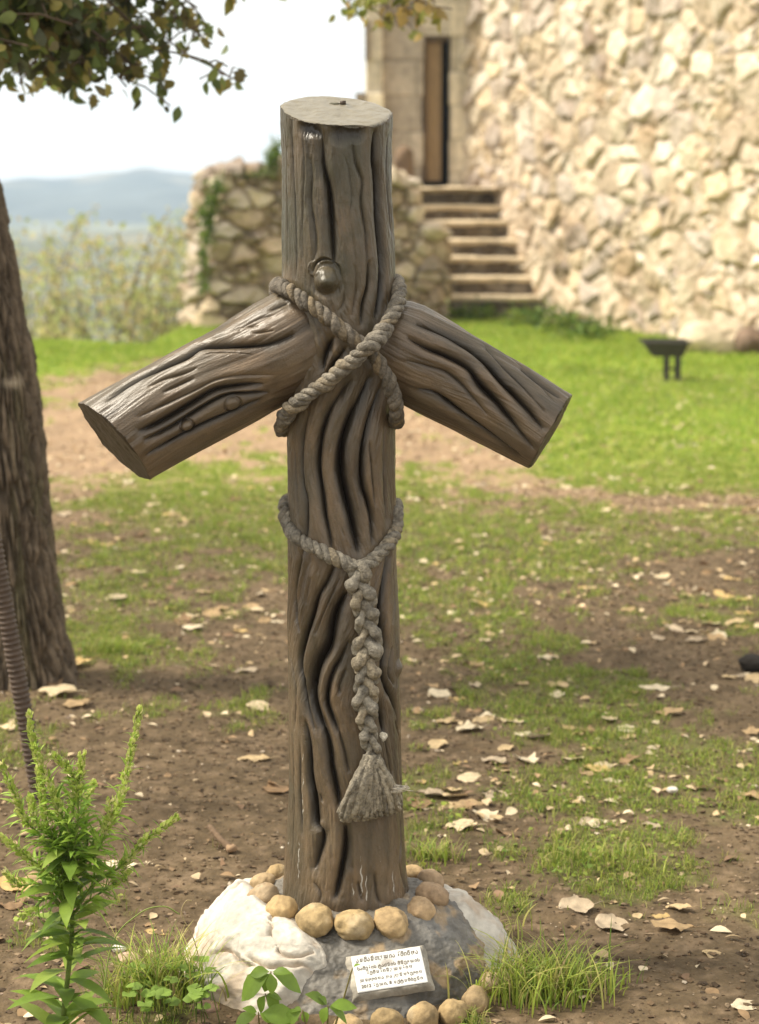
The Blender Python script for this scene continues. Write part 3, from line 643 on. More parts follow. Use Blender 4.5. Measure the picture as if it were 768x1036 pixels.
def boulder(px, py, rx, ry, rz, seed, col, label, name='boulder', amp=.3, rot=0, group=None, cat='rock', sink=.35):
    V, Fc = stone_mesh(rx, ry, rz, seed, amp, 26, 1.3); c_, s2 = math.cos(rot), math.sin(rot); V = V @ np.array([[c_, s2, 0], [-s2, c_, 0], [0, 0, 1]])
    p = at_z(px, py); V[:, 2] += rz * (1 - sink)
    cc = np.array(col) * (1 + .4 * fbm(V * 8 + seed, 4, seed)[:, None])
    o = mesh_np(name, V, Fc, M_wall, cols=np.clip(cc, .02, .9)); o.location = p; return tag(o, label, cat, group)
boulder(718, 357, .34, .22, .17, 4, (.60, .50, .36), 'pale boulder lying against the foot of the tall wall by the trough')
boulder(757, 358, .15, .2, .15, 8, (.17, .12, .085), 'dark lump standing in for the shaded hollow at the tall wall foot, far right')  # dark shape added where only a shadowed hollow lies beside the pale boulder
boulder(519, 320, .13, .12, .09, 9, (.42, .36, .22), 'mossy stone beside the bottom step')
boulder(762, 677, .05, .05, .03, 19, (.03, .026, .022), 'small black stone on the dirt at the right edge', 'stone', .25, 0, None, 'stone')

# ================================================================== THE CROSS
def densify(pl, step):
    pl = smooth_path(pl, 8) if len(pl) > 2 else np.asarray(pl, float); return pl
class Log:
    """a carved log: axis A->B, radius r(t); angle 0 faces the camera, +90 deg points along u"""
    def __init__(s, A, B, rt, u):
        s.A = np.array(A, float); s.B = np.array(B, float); s.Ln = np.linalg.norm(s.B - s.A); s.a = (s.B - s.A) / s.Ln; s.rt = rt
        u = np.array(u, float); u -= s.a * u.dot(s.a); s.u = u / np.linalg.norm(u); w = np.cross(s.a, s.u); s.w = w if w[1] < 0 else -w
    def r(s, t): return np.interp(t, *s.rt)
    def hit(s, px, py):
        """photo line of sight -> (t, theta)"""
        Yc = s.A[1] - .09
        for k in range(14):
            P = at_y(px, py, Yc); t = (P - s.A) @ s.a; v = (P - s.A) @ s.u; rr = s.r(t); v = np.clip(v, -rr * .995, rr * .995)
            P2_ = s.A + s.a * t + s.u * v + s.w * math.sqrt(rr * rr - v * v); Yc = .5 * Yc + .5 * P2_[1]
        return t, math.atan2(v, math.sqrt(rr * rr - v * v))
    def grid(s, nt_, nth, t0=0.0, t1=None):
        s.t = np.linspace(t0, s.Ln if t1 is None else t1, nt_); s.th = np.linspace(-np.pi, np.pi, nth, endpoint=False); s.H = np.zeros((nt_, nth)); s.G = np.full((nt_, nth), .05)
        s.Rg = s.r(s.t)[:, None] * np.ones((1, nth))
    def groove(s, pts, depth=.008, width=.014, taper=True, tsp=None):
        """pts [(t, theta)...]; carve a crease between two rounded ridges"""
        q = smooth_path(np.array(pts), 6); n = len(q); rm = float(s.r(q[:, 0].mean()))
        al = np.sin(np.pi * np.clip(np.linspace(0, 1, n), 0, 1)) ** .45 if taper else np.ones(n)
        for i in range(n - 1):
            (ta, ha), (tb, hb_) = q[i], q[i + 1]; m = width * 1.05
            i0, i1 = np.searchsorted(s.t, min(ta, tb) - m), np.searchsorted(s.t, max(ta, tb) + m)
            lo, hi = min(ha, hb_) - m / rm, max(ha, hb_) + m / rm
            j0, j1 = np.searchsorted(s.th, lo), np.searchsorted(s.th, hi)
            if i1 <= i0 or j1 <= j0: continue
            Tt, Th = np.meshgrid(s.t[i0:i1], s.th[j0:j1] * rm, indexing='ij')
            dx, dy = tb - ta, (hb_ - ha) * rm; L2_ = dx * dx + dy * dy + 1e-12
            f = np.clip(((Tt - ta) * dx + (Th - ha * rm) * dy) / L2_, 0, 1); d = np.hypot(Tt - ta - f * dx, Th - ha * rm - f * dy)
            x = np.clip(d / width, 0, 1); a_ = al[i] + (al[i + 1] - al[i]) * f
            h = -depth * a_ * (1 - np.sqrt(1 - (1 - x) ** 2 + 1e-9)) - depth * .35 * a_ * (1 - x) ** 3
            s.H[i0:i1, j0:j1] = np.minimum(s.H[i0:i1, j0:j1], h)
    def bump(s, t, th_, rad, height, pw=.5, ring=0.0):
        d = np.hypot(s.t[:, None] - t, (s.th[None] - th_) * s.r(t)) / rad
        s.H += height * np.clip(1 - d * d, 0, 1) ** pw
        if ring: s.H -= ring * np.exp(-((d - 1.18) / .22) ** 2)
    def points(s, disp=True, H=None):
        Hh = (s.H if H is None else H); R = s.Rg + Hh
        return s.A + s.t[:, None, None] * s.a + R[..., None] * (np.cos(s.th)[None, :, None] * s.w + np.sin(s.th)[None, :, None] * s.u)

YC = 3.75
root = empty('carved_cross', (0, 0, 0)); root.location = Vector(at_y(351, 960, YC)); root.location.z = 0.0
# ---- post
PA = at_y(351, 930, YC); PB = at_y(340, 96, YC)
def tz(py): return (at_y(346, py, YC - .0) - PA) @ ((PB - PA) / np.linalg.norm(PB - PA))
edges = [(930, 67), (908, 64.5), (880, 61.5), (840, 59.5), (800, 58), (700, 56.5), (600, 55), (500, 54.5), (430, 54.8), (330, 57), (260, 56.5), (200, 55.5), (150, 55.8), (125, 57), (60, 57)]
rt_t = np.array([tz(e[0]) for e in edges]); rt_r = np.array([np.linalg.norm(at_y(346 + e[1], e[0], YC) - at_y(346, e[0], YC)) for e in edges]) * .995
post = Log(PA, PB, (rt_t, rt_r), (1, 0, 0)); post.grid(1560, 660, -.02, post.Ln + .04)
sc = 140 / 763
def Rg(ox, oy, s, pts): return [(ox + x * s, oy + y_ * s) for x, y_ in pts]
PG = []   # (points in the photograph, depth, width)
for pts, dp, wd in [
    ([(75, 90), (80, 300), (95, 600), (105, 900), (100, 1036)], .006, .010), ([(180, 350), (190, 450), (185, 600), (205, 720), (215, 850), (190, 960)], .006, .013),
    ([(245, 200), (255, 400), (285, 520), (300, 700), (310, 850), (312, 950)], .013, .017), ([(370, 330), (400, 430), (415, 570), (405, 680), (425, 850), (440, 1000)], .004, .008),
    ([(420, 240), (440, 380), (475, 480), (470, 600), (490, 740), (500, 870), (515, 1036)], .008, .011), ([(550, 190), (545, 350), (560, 480), (570, 700), (585, 900), (590, 1036)], .017, .019),
    ([(622, 200), (615, 480), (635, 800)], .006, .010), ([(130, 140), (150, 400), (140, 700), (150, 950)], .004, .008), ([(40, 120), (50, 500), (60, 1000)], .004, .008)]: PG.append((Rg(280, 95, sc, pts), dp, wd))
k7 = 150 / 768
for pts, dp, wd in [([(530, -20), (525, 120), (500, 220), (490, 340)], .010, .013), ([(455, 0), (465, 120), (455, 200), (440, 290)], .006, .011), ([(600, -20), (600, 100), (590, 200), (565, 300)], .016, .018),
                    ([(400, 100), (400, 200), (370, 260)], .005, .01), ([(415, 440), (370, 500), (320, 570), (290, 640)], .009, .015), ([(350, 380), (300, 480), (290, 560)], .010, .016)]: PG.append((Rg(270, 265, k7, pts), dp, wd))
for pts, dp, wd in [
    ([(175, 230), (140, 400), (135, 600), (160, 750), (160, 900), (150, 1020)], .009, .015), ([(425, 60), (320, 200), (265, 310), (235, 420), (225, 560), (245, 700), (265, 830), (290, 940), (300, 1030)], .012, .017),
    ([(530, 40), (450, 210), (390, 330), (355, 450), (350, 580), (375, 700), (410, 820), (440, 950), (455, 1040)], .019, .022), ([(585, 110), (530, 250), (490, 400), (475, 520), (480, 650), (510, 750), (530, 850), (535, 1000)], .011, .013),
    ([(515, 400), (530, 600), (548, 790)], .008, .010), ([(600, 290), (595, 500), (600, 700), (610, 900)], .007, .012), ([(640, 350), (648, 600), (650, 900)], .005, .010), ([(200, 420), (190, 560), (215, 700)], .004, .009),
    ([(95, 400), (100, 600), (120, 850)], .006, .011), ([(370, 130), (330, 220), (300, 300)], .004, .006)]: PG.append((Rg(280, 370, sc, pts), dp, wd))
for pts, dp, wd in [
    ([(155, 10), (115, 150), (100, 350), (125, 500)], .008, .014), ([(335, 90), (280, 200), (225, 290), (190, 400), (150, 520), (125, 640), (140, 760), (165, 900), (210, 1040)], .012, .017),
    ([(395, 260), (340, 350), (310, 440), (285, 560), (230, 650), (200, 740), (195, 850), (230, 960), (275, 1050)], .019, .022), ([(355, 180), (300, 290), (250, 400), (210, 510)], .006, .009),
    ([(405, 530), (350, 640), (310, 700), (280, 790), (275, 880), (310, 970), (345, 1050)], .012, .015), ([(385, 690), (345, 780), (345, 830)], .007, .010),
    ([(620, 20), (600, 200), (580, 350), (582, 450), (600, 560), (590, 700), (620, 800), (660, 900), (685, 1050)], .012, .016), ([(545, 850), (580, 950), (595, 1050)], .010, .014),
    ([(645, 60), (655, 300), (640, 450)], .006, .010), ([(75, 600), (100, 800), (95, 1036)], .006, .010), ([(190, 180), (170, 260), (160, 340)], .004, .010), ([(520, 330), (560, 480), (545, 650)], .007, .012), ([(640, 560), (625, 700), (650, 790)], .008, .013)]: PG.append((Rg(280, 550, sc, pts), dp, wd))
for pts, dp, wd in [
    ([(150, -10), (172, 130), (180, 300), (200, 420), (215, 560), (250, 612), (240, 700), (200, 830)], .014, .019), ([(235, -20), (280, 100), (300, 250), (330, 380), (345, 470)], .013, .017),
    ([(320, -20), (370, 150), (400, 290)], .008, .012), ([(380, 560), (380, 700), (350, 850), (315, 990)], .013, .015), ([(590, 0), (620, 200), (640, 310)], .008, .012),
    ([(660, -20), (690, 130), (705, 350), (705, 600)], .009, .013), ([(125, 100), (125, 400), (140, 650)], .006, .011), ([(85, 50), (90, 500), (80, 850)], .005, .010), ([(545, 830), (560, 960), (580, 1010)], .008, .014), ([(450, 880), (475, 1000)], .006, .010),
    ([(690, 400), (690, 650), (680, 780), (710, 920)], .006, .012), ([(236, 395), (250, 450)], .005, .009), ([(200, 880), (240, 950), (230, 1010)], .006, .012)]: PG.append((Rg(280, 730, sc, pts), dp, wd))
for pts, dp, wd in PG: post.groove([post.hit(*p) for p in pts], dp * (1.1 if dp >= .009 else .7), wd * (1.3 if dp >= .009 else 1.0))
# the carving goes on round the back
phi_y = np.array([60, 95, 200, 300, 370, 450, 475, 520, 560, 600, 650, 700, 740, 800, 860, 930.]); phi_x = np.array([330, 330, 333, 345, 372, 345, 344, 355, 368, 352, 331, 316, 326, 342, 345, 337.])
phi_t = np.array([tz(v) for v in phi_y])[::-1]; phi_s = ((phi_x - 340) * .0019 / .11)[::-1]
rg2 = np.random.default_rng(5)
for k in range(22):
    th0 = math.pi / 2 + .15 + (k % 11) * (math.pi - .3) / 11 + rg2.uniform(-.06, .06); half = k // 11; t0 = half * .75 + rg2.uniform(0, .08); t1 = t0 + rg2.uniform(.6, .78)
    tt = np.linspace(t0, min(t1, post.Ln), 14); q = [(t, th0 + .6 * float(np.interp(t, phi_t, phi_s)) + .03 * math.sin(t * 9 + k)) for t in tt]
    q = [(t, (a if a < math.pi - .02 else a - 2 * math.pi)) for t, a in q]
    sg = [s for s in (([p for p in q if p[1] > 0]), ([p for p in q if p[1] <= 0])) if len(s) > 3]
    for s in sg: post.groove(s, rg2.uniform(.007, .014), rg2.uniform(.012, .018))
kt, kth = post.hit(330, 283); post.bump(kt, kth, .024, .015, .9, .003); post.bump(kt - .004, kth + .04, .013, .006, 1.2); kt, kth = post.hit(318, 272); post.bump(kt, kth, .016, .007, 1.2); post.groove([post.hit(316, 276), post.hit(320, 266), post.hit(331, 262), post.hit(343, 270), post.hit(345, 285)], .007, .007)
for px_, py_, rd, hh in [(317, 691, .008, -.006)]: post.bump(*post.hit(px_, py_), rd, hh, 1)
for px_, py_, rd, hh in [(310, 128, .026, -.010), (320, 133, .016, -.006), (345, 134, .030, -.009), (362, 134, .024, -.008), (324, 838, .02, .006), (402, 676, .020, .006)]: post.bump(*post.hit(px_, py_), rd, hh, 2)
Tt, Th = np.meshgrid(post.t, post.th, indexing='ij')
ph = np.interp(Tt, phi_t, phi_s) * np.exp(-(np.minimum(np.abs(Th), 2.6) / 2.2) ** 4)
an = Th - ph; Sx = np.stack([np.cos(an), np.sin(an), 0 * an], -1)
fine_ = fbm(np.stack([Sx[..., 0] * 9, Sx[..., 1] * 9, Tt * 5.5], -1), 4, 61, .6); mid_ = fbm(np.stack([Sx[..., 0] * 3.2, Sx[..., 1] * 3.2, Tt * 3.2], -1), 3, 62)
raw = post.H.copy()
post.H = raw * 1.15 + .0018 * fine_ + .0045 * mid_ + .001 * fbm(np.stack([Sx[..., 0] * 26, Sx[..., 1] * 26, Tt * 60], -1), 2, 63)
foot = sm(.10, 0, Tt); post.H += foot * (.007 * fbm(np.stack([Sx[..., 0] * 5, Sx[..., 1] * 5, Tt * 14], -1), 3, 64))
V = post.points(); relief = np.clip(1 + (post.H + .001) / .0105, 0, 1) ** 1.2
# tilted sawn top
cB = at_y(341, 100, YC + .1); cF = at_y(345, 129, YC - .1); cL = at_y(286, 108, YC); cR = at_y(396, 116, YC)
nC = np.cross(cR - cL, cB - cF); nC /= np.linalg.norm(nC); nC = nC if nC[2] > 0 else -nC; pC = (cB + cF + cL + cR) / 4
def cut_z(x, y_): return pC[2] - (nC[0] * (x - pC[0]) + nC[1] * (y_ - pC[1])) / nC[2]
zc = cut_z(V[..., 0], V[..., 1]) + .0065 * fbm(V * 22, 3, 7)
# squeeze the top rows under the cut so that the edge is clean
over = np.where(V[..., 2] > zc, 1.0, 0.0)
V[..., 2] = np.minimum(V[..., 2], zc); cutm = np.zeros(V.shape[:2])
film = np.clip(sm(.95, 1.45, Tt) * .9 + .25 + sm(-.2, -1.2, Th) * .3, 0, 1) * (1 - .4 * sm(1.15, 1.3, Tt) * sm(.2, .7, Th)); lime = sm(.45, 0, Tt) * .55 + .1 + .25 * sm(-.9, -1.4, Th)
for lx, l0, l1, lw_ in [(366, 862, 905, .0016), (371, 885, 912, .0014), (357, 890, 910, .0014), (306, 755, 835, .0018), (302, 850, 890, .0015), (384, 850, 880, .0010), (398, 880, 905, .0022)]:
    (ta_, ha_), (tb_, _) = post.hit(lx, (l0 + l1) / 2), post.hit(lx, l0); hl = abs(tb_ - ta_) * 1.1
    lime = lime + 1.9 * np.exp(-(((Th - ha_) * .115 + .0012 * np.sin(Tt * 240)) / lw_) ** 2) * np.exp(-((Tt - ta_) / hl) ** 4)
# drop fully clipped rows, add lid rings
keep = np.where(over.all(axis=1))[0]; last = int(keep[0]) if len(keep) else V.shape[0] - 1
V = V[:last + 1]; cutm = cutm[:last + 1]; relief = relief[:last + 1]; film = film[:last + 1]; lime = lime[:last + 1]
ring = V[-1]; cen = ring.mean(0); lids = []
for f in [.012, .03, .06, .1] + list(np.linspace(.15, 1, 40)):
    p = ring * (1 - f) + cen * f; up = .004 * sm(0, .04, np.full(len(p), f)); p = p.copy()
    dd = np.hypot(p[:, 0] - cen[0], p[:, 1] - cen[1]); p[:, 2] = cut_z(p[:, 0], p[:, 1]) + up * .6 + .003 * fbm(P2(p[:, 0] * 18, p[:, 1] * 18), 3, 6) * min(1, f * 8) + .003 * fbm(P2(p[:, 0] * 45, p[:, 1] * 45), 3, 16) * min(1, f * 8); lids.append(p)
V = np.concatenate([V, np.array(lids)]); pad = len(lids)
def padr(a, v): return np.concatenate([a, np.full((pad, a.shape[1]), v)])
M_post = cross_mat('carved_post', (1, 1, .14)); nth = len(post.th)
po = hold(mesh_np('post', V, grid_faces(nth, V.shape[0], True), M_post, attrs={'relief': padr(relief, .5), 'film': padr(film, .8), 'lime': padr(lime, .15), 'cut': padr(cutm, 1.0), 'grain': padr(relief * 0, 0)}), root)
# stub of iron on the top
m = MB(); q = at_y(347, 101, YC + .05); q[2] = cut_z(q[0], q[1]) + .001; tube(m, np.array([q, q + [0, 0, .007]]), .006, 10, (.07, .05, .035)); V_, F_ = stone_mesh(.012, .006, .004, 6, .3, 12); m.add(V_ + q + [-.016, .004, .001], F_, (.15, .14, .10))
hold(m.build('bolt', M_iron), root)

# ---- arms
def make_arm(capc, r_end, r_root, cap_chord_n, tilt, zoom, grooves, knobs, sign, stretch, seed):
    J = at_y(345, 319, YC); E = at_y(capc[0], capc[1], YC - .02); d = E - J; Ln = np.linalg.norm(d); dn = d / Ln
    upv = np.array([0, 0, 1.0])
    rt = (np.array([0, .05, .08, .105, .13, .20, .35, Ln, Ln + .2]), np.array([.05, .068, .076, .086, r_root * 1.01, r_root * 1.0, (r_root + r_end) / 2, r_end, r_end])) if sign > 0 else \
         (np.array([0, .03, .06, .09, .13, .20, .35, Ln, Ln + .2]), np.array([.055, .082, .095, .099, .100, r_root * .99, (r_root + r_end) / 2, r_end, r_end]))
    A = Log(J, E, rt, upv); A.grid(760, 620, .0, Ln + .13)
    for pts, dp, wd in grooves: A.groove([A.hit(*p) for p in Rg(*zoom, pts)], dp * (1.1 if dp >= .009 else .7), wd * (1.3 if dp >= .009 else 1.0))
    rr = np.random.default_rng(seed)
    for k in range(11):
        th0 = 1.75 + k * 2.8 / 11; th0 = th0 if th0 < math.pi else th0 - 2 * math.pi
        a0 = rr.uniform(.1, .2); tt = np.linspace(a0, Ln + .02, 10); qq = [(t, th0 + .06 * math.sin(t * 12 + k)) for t in tt]
        if abs(abs(th0) - math.pi) > .12: A.groove(qq, rr.uniform(.006, .012), rr.uniform(.011, .017))
    for px_, py_, rd, hh in knobs: A.bump(*A.hit(px_, py_), rd, hh, .6, .003)
    Tt, Th = np.meshgrid(A.t, A.th, indexing='ij'); an = Th + .12 * np.sin(Tt * 14); Sx = np.stack([np.cos(an), np.sin(an)], -1)
    A.H = A.H * 1.15 + .0016 * fbm(np.stack([Sx[..., 0] * 10, Sx[..., 1] * 10, Tt * 7], -1), 4, seed, .6) + .004 * fbm(np.stack([Sx[..., 0] * 3, Sx[..., 1] * 3, Tt * 4], -1), 3, seed + 3)
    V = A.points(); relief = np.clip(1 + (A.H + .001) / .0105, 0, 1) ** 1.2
    # sawn end: plane through E
    iu = np.array([cap_chord_n[0], 0, cap_chord_n[1]]); iu /= np.linalg.norm(iu); pn = iu * math.cos(tilt) + np.array([0, -1.0, 0]) * math.sin(tilt); pn /= np.linalg.norm(pn)
    den = A.a @ pn; base = V - A.a * Tt[..., None]; tc_ = ((E - base) @ pn) / den
    tcl = np.minimum(Tt, tc_ + .007 * fbm(V * 18, 3, seed)); V = base + A.a * tcl[..., None]
    over = (Tt > tc_); keep = np.where(over.all(axis=1))[0]; last = int(keep[0]) if len(keep) else V.shape[0] - 1
    V = V[:last + 1]; relief = relief[:last + 1]; ring = V[-1]; cen = ring.mean(0); lids = []
    for f in [.01, .025, .05, .09] + list(np.linspace(.14, 1, 34)):
        p = ring * (1 - f) + cen * f; rad_ = np.linalg.norm(p - cen, axis=1)
        p = p - pn * ((p - E) @ pn)[:, None] + pn * (.003 * min(1, f * 15) + .003 * fbm(p * 22, 3, seed + 5) * min(1, f * 10) + .0015 * fbm(p * 70, 3, seed + 6))[:, None]; lids.append(p)
    V = np.concatenate([V, np.array(lids)]); pad = len(lids)
    pr = lambda a, v: np.concatenate([a, np.full((pad, a.shape[1]), v)])
    fl = np.clip(.15 + .5 * sm(.2, 1.3, Th), 0, 1)[:last + 1]; z = relief * 0
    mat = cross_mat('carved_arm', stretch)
    Fs = grid_faces(len(A.th), V.shape[0], True)
    # make sure the normals point outwards
    c0 = V.reshape(-1, 3)[Fs[len(Fs) // 3]]; nn = np.cross(c0[1] - c0[0], c0[2] - c0[0]); ax = A.A + A.a * ((c0[0] - A.A) @ A.a)
    if nn @ (c0[0] - ax) < 0: Fs = Fs[:, ::-1]
    # local frame so that the streaks of the material follow the arm
    Mx = np.stack([A.w, A.u, A.a], 1)
    if np.linalg.det(Mx) < 0: Mx = np.stack([A.u, A.w, A.a], 1)
    loc = (V.reshape(-1, 3) - J) @ Mx
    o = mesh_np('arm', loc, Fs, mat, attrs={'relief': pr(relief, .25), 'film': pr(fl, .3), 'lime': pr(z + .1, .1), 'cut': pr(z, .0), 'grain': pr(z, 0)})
    if np.linalg.det(Mx) < 0: raise RuntimeError('frame')
    M4 = Matrix(np.vstack([np.hstack([Mx, J[:, None]]), [0, 0, 0, 1]]).tolist()); o.parent = root; o.matrix_parent_inverse = Matrix.Translation(root.location).inverted(); o.matrix_basis = M4
    return o, A
s5 = 220 / 768; s6 = 190 / 768
LA = [([(95, 402), (170, 345), (250, 300), (370, 250), (430, 212), (520, 208), (650, 205), (768, 165)], .011, .016), ([(240, 355), (300, 325), (370, 305), (420, 285)], .006, .009), ([(290, 375), (340, 350), (410, 320)], .006, .009),
      ([(200, 465), (270, 430), (400, 370), (480, 330), (560, 315), (700, 312)], .007, .013), ([(200, 515), (290, 478), (400, 412), (480, 367), (560, 352), (660, 345)], .013, .018), ([(220, 548), (320, 502), (430, 432), (520, 387), (600, 380), (680, 376)], .011, .014),
      ([(230, 603), (330, 548), (440, 492), (560, 442), (650, 400)], .010, .018), ([(610, 165), (650, 160), (690, 155)], .005, .007), ([(670, 85), (740, 55)], .007, .012), ([(440, 240), (520, 232), (620, 240)], .003, .008), ([(130, 370), (230, 310), (330, 245), (430, 190)], .004, .010),
      ([(560, 160), (620, 120), (690, 100)], .004, .009), ([(470, 180), (560, 150), (640, 140)], .003, .008)]
RA = [([(95, 145), (200, 180), (290, 225), (350, 265), (410, 320), (450, 375), (510, 440), (570, 510), (632, 592)], .014, .017), ([(60, 205), (150, 250), (230, 280), (320, 330), (370, 400), (440, 480), (500, 560), (592, 672)], .013, .018),
      ([(50, 300), (150, 325), (230, 350), (290, 400), (340, 460), (400, 530)], .007, .013), ([(530, 330), (600, 385), (705, 458)], .009, .011), ([(380, 240), (450, 310), (540, 400), (645, 525)], .007, .012), ([(100, 420), (180, 440), (260, 500), (400, 600), (540, 700)], .010, .017),
      ([(300, 170), (420, 240), (540, 330), (680, 480)], .006, .012), ([(100, 225), (180, 262), (260, 300)], .005, .009), ([(430, 470), (500, 540), (560, 620)], .004, .010)]
armL, AL = make_arm((116, 446), .0955, .096, (-.764, -.645), R_(21), (80, 290, s5), LA, [(190, 432, .011, .005), (236, 410, .013, .003)], -1, (1, 1, .14), 101)
armR, AR = make_arm((557, 436), .0800, .090, (.875, -.485), R_(11), (395, 290, s6), RA, [], 1, (1, 1, .14), 131)

# ---- ropes
ROPE = np.array([.115, .095, .070]); ROPE_L = np.array([.27, .245, .195])
def rope_cols(path, amt, seed):
    n = fbm(path * 40, 3, seed); n2 = fbm(path * 11, 2, seed + 1)[:, None]
    return np.clip((ROPE * (1 - amt) + ROPE_L * amt) * (1 + .5 * n[:, None]) + np.array([.05, .028, .0]) * sm(.1, .5, n2), .02, .9)
def laid_rope(mb, path, rs=.0088, rh=.0078, pitch=.050, amt=.3, seed=1):
    path = np.asarray(path); seg = np.linalg.norm(np.diff(path, axis=0), axis=1); s = np.concatenate([[0], np.cumsum(seg)]); ss = np.arange(0, s[-1], .0022)
    p = np.stack([np.interp(ss, s, path[:, i]) for i in range(3)], 1); T, N, B = frames(p)
    for k in range(3):
        an = 2 * np.pi * (ss / pitch + k / 3) + .35 * vnoise(P2(ss * 9, 0 * ss + k), seed)
        q = p + rh * (np.cos(an)[:, None] * N + np.sin(an)[:, None] * B)
        tube(mb, q, rs * (1 + .20 * vnoise(P2(ss * 60, 0 * ss + k), seed + 4)), 14, rope_cols(q, np.broadcast_to(amt, (1,))[0] if np.ndim(amt) == 0 else amt[:, None], seed + k), True, .5, seed + k)
def on_post(px, py, off):
    t, th_ = post.hit(px, py); return post.A + post.a * t + (post.r(t) + off) * (math.cos(th_) * post.w + math.sin(th_) * post.u)
def ang(t, th_, off): return post.A + post.a * t + (post.r(t) + off) * (math.cos(th_) * post.w + math.sin(th_) * post.u)
def wrap_rope(front, offs, back_t, back_off, n_back=7):
    """front: photo points left->right or right->left over the post; closed round the back"""
    P = [on_post(a, b_, o_) for (a, b_), o_ in zip(front, offs)]
    ts = [post.hit(*p) for p in front]; (t0, h0), (t1, h1) = ts[0], ts[-1]
    sgn = 1 if h1 > h0 else -1; h_end = h0 + sgn * 2 * math.pi
    B_ = []
    for i in range(1, n_back + 1):
        f = i / (n_back + 1); B_.append(ang(t1 + (t0 - t1) * f + back_t * math.sin(f * math.pi), h1 + (h_end - h1) * f, back_off))
    return smooth_path(P + B_ + [P[0]], 14)
m = MB()
def loop(pts, ring=False): return smooth_path([at_y(*q) for q in pts] + [at_y(*pts[0])], 14)
pa = loop([(281, 290, 3.79), (281, 288, 3.73), (291, 293, 3.672), (309, 305, 3.640), (329, 319, 3.624), (348, 335, 3.620), (367, 350, 3.622), (380, 363, 3.628), (390, 379, 3.634), (397, 395, 3.640), (401, 410, 3.651), (402, 422, 3.68), (398, 427, 3.73), (385, 425, 3.84), (350, 380, 3.885), (310, 330, 3.87), (283, 298, 3.84)])
laid_rope(m, pa, .0080, .0070, .052, .12, 11)
hold(m.build('rope_wrap', M_rope), root)
m = MB()
pb = loop([(399, 284, 3.78), (404, 291, 3.727), (402, 308, 3.674), (393, 327, 3.642), (381, 343, 3.614), (369, 354, 3.596), (352, 369, 3.608), (328, 388, 3.630), (306, 404, 3.642), (291, 418, 3.675), (286, 429, 3.72), (290, 434, 3.78), (320, 420, 3.87), (352, 370, 3.89), (385, 315, 3.87)])
laid_rope(m, pb, .0082, .0072, .052, .40, 21)
hold(m.build('rope_wrap', M_rope), root)
m = MB()
pc = wrap_rope([(291.5, 515), (293, 530), (303, 543), (322, 554), (343, 565), (361, 573), (376, 564), (390, 549), (399, 532), (400.5, 518)], [.003, .004, .007, .009, .010, .012, .010, .008, .004, .002], .015, .008)
laid_rope(m, pc, .0074, .0065, .05, .65, 31)
hold(m.build('rope_collar', M_rope), root)
# the plaited tail
m = MB()
bp = smooth_path([on_post(a, b_, .020) for a, b_ in [(362, 568), (361, 588), (367, 625), (368, 660), (366, 700), (369, 735), (373, 765)]], 30)
seg = np.linalg.norm(np.diff(bp, axis=0), axis=1); s = np.concatenate([[0], np.cumsum(seg)]); ss = np.arange(0, s[-1], .0018); p = np.stack([np.interp(ss, s, bp[:, i]) for i in range(3)], 1)
env = (.7 + .3 * sm(0, .05, ss)) * (1 - .32 * sm(s[-1] - .16, s[-1], ss)) * (1 + .10 * vnoise(P2(ss * 18, 0 * ss), 5))
side = np.array([1.0, 0, 0]); outw = np.array([0, -1.0, 0])
for k in range(3):
    an = 2 * np.pi * (ss / .112 + k / 3)
    q = p + (.0152 * env * np.sin(an))[:, None] * side + (.0085 * env * np.sin(2 * an))[:, None] * outw
    lobes = .0108 * env * (1 + .13 * np.sin(6 * an + k) + .12 * vnoise(P2(ss * 60, 0 * ss + k * 9), 8))
    tube(m, q, lobes, 18, rope_cols(q, .72, 50 + k), True, .62, 60 + k)
hold(m.build('rope_plait', M_rope), root)
# the frayed tassel
m = MB(); r = np.random.default_rng(77); start = on_post(373, 764, .018)
for k in range(96):
    f = (k % 24) / 23; lay = k // 24; bx = 345 + f * 57 + r.uniform(-1.5, 1.5); by = 829 - 10 * f ** 1.5 - 7 * (f - .5) ** 2 + r.uniform(-6, 3.5) - lay * 1.2
    e = on_post(min(bx, 400), by, .007 + lay * .0045 * (1 - .7 * (2 * f - 1) ** 2)); mdl = on_post(367 + (bx - 369) * .60 + 2, 793, .012 + lay * .006)
    st_ = start + np.array([(f - .5) * .022, -.004 * lay, r.uniform(-.012, .008)])
    q = smooth_path([st_, mdl, e], 9); q += .0018 * np.stack([vnoise(q * 60, k), vnoise(q * 60, k + 1), vnoise(q * 60, k + 2)], 1)
    tube(m, q, np.linspace(.0052, .0052, len(q)) * r.uniform(.7, 1.3), 8, np.clip(np.array([.27, .235, .175]) * r.uniform(.6, 1.35), 0, .9), True, .7, k)
V_, F_ = stone_mesh(.019, .017, .016, 9, .2, 14); m.add(V_ + on_post(375, 772, .014), F_, (.20, .17, .12))
ts = hold(m.build('tassel', M_rope), root)
m = MB()
for k in range(16):
    a = on_post(385, 795, .02) + r.normal(size=3) * .003; q = np.array([a, a + [.018, -.008, .002 + r.normal() * .002], a + np.array([.036 + r.normal() * .006, -.010, .002 + r.normal() * .005])]); tube(m, q, [.0022, .0018, .0006], 5, (.62, .56, .46))
for k in range(10):
    a = on_post(393, 806, .014) + r.normal(size=3) * .002; tube(m, np.array([a, a + [.010 + r.normal() * .002, -.006, -.012 + r.normal() * .004]]), [.0018, .0007], 5, (.62, .57, .48))
fr = m.build('loose_fibre', M_rope, ts)
m = MB(); V_, F_ = stone_mesh(.0065, .004, .0085, 12, .7, 14); m.add(V_ + on_post(382, 743, .020), F_, (.62, .57, .46)); hold(m.build('plaster_scrap', M_rope), root)

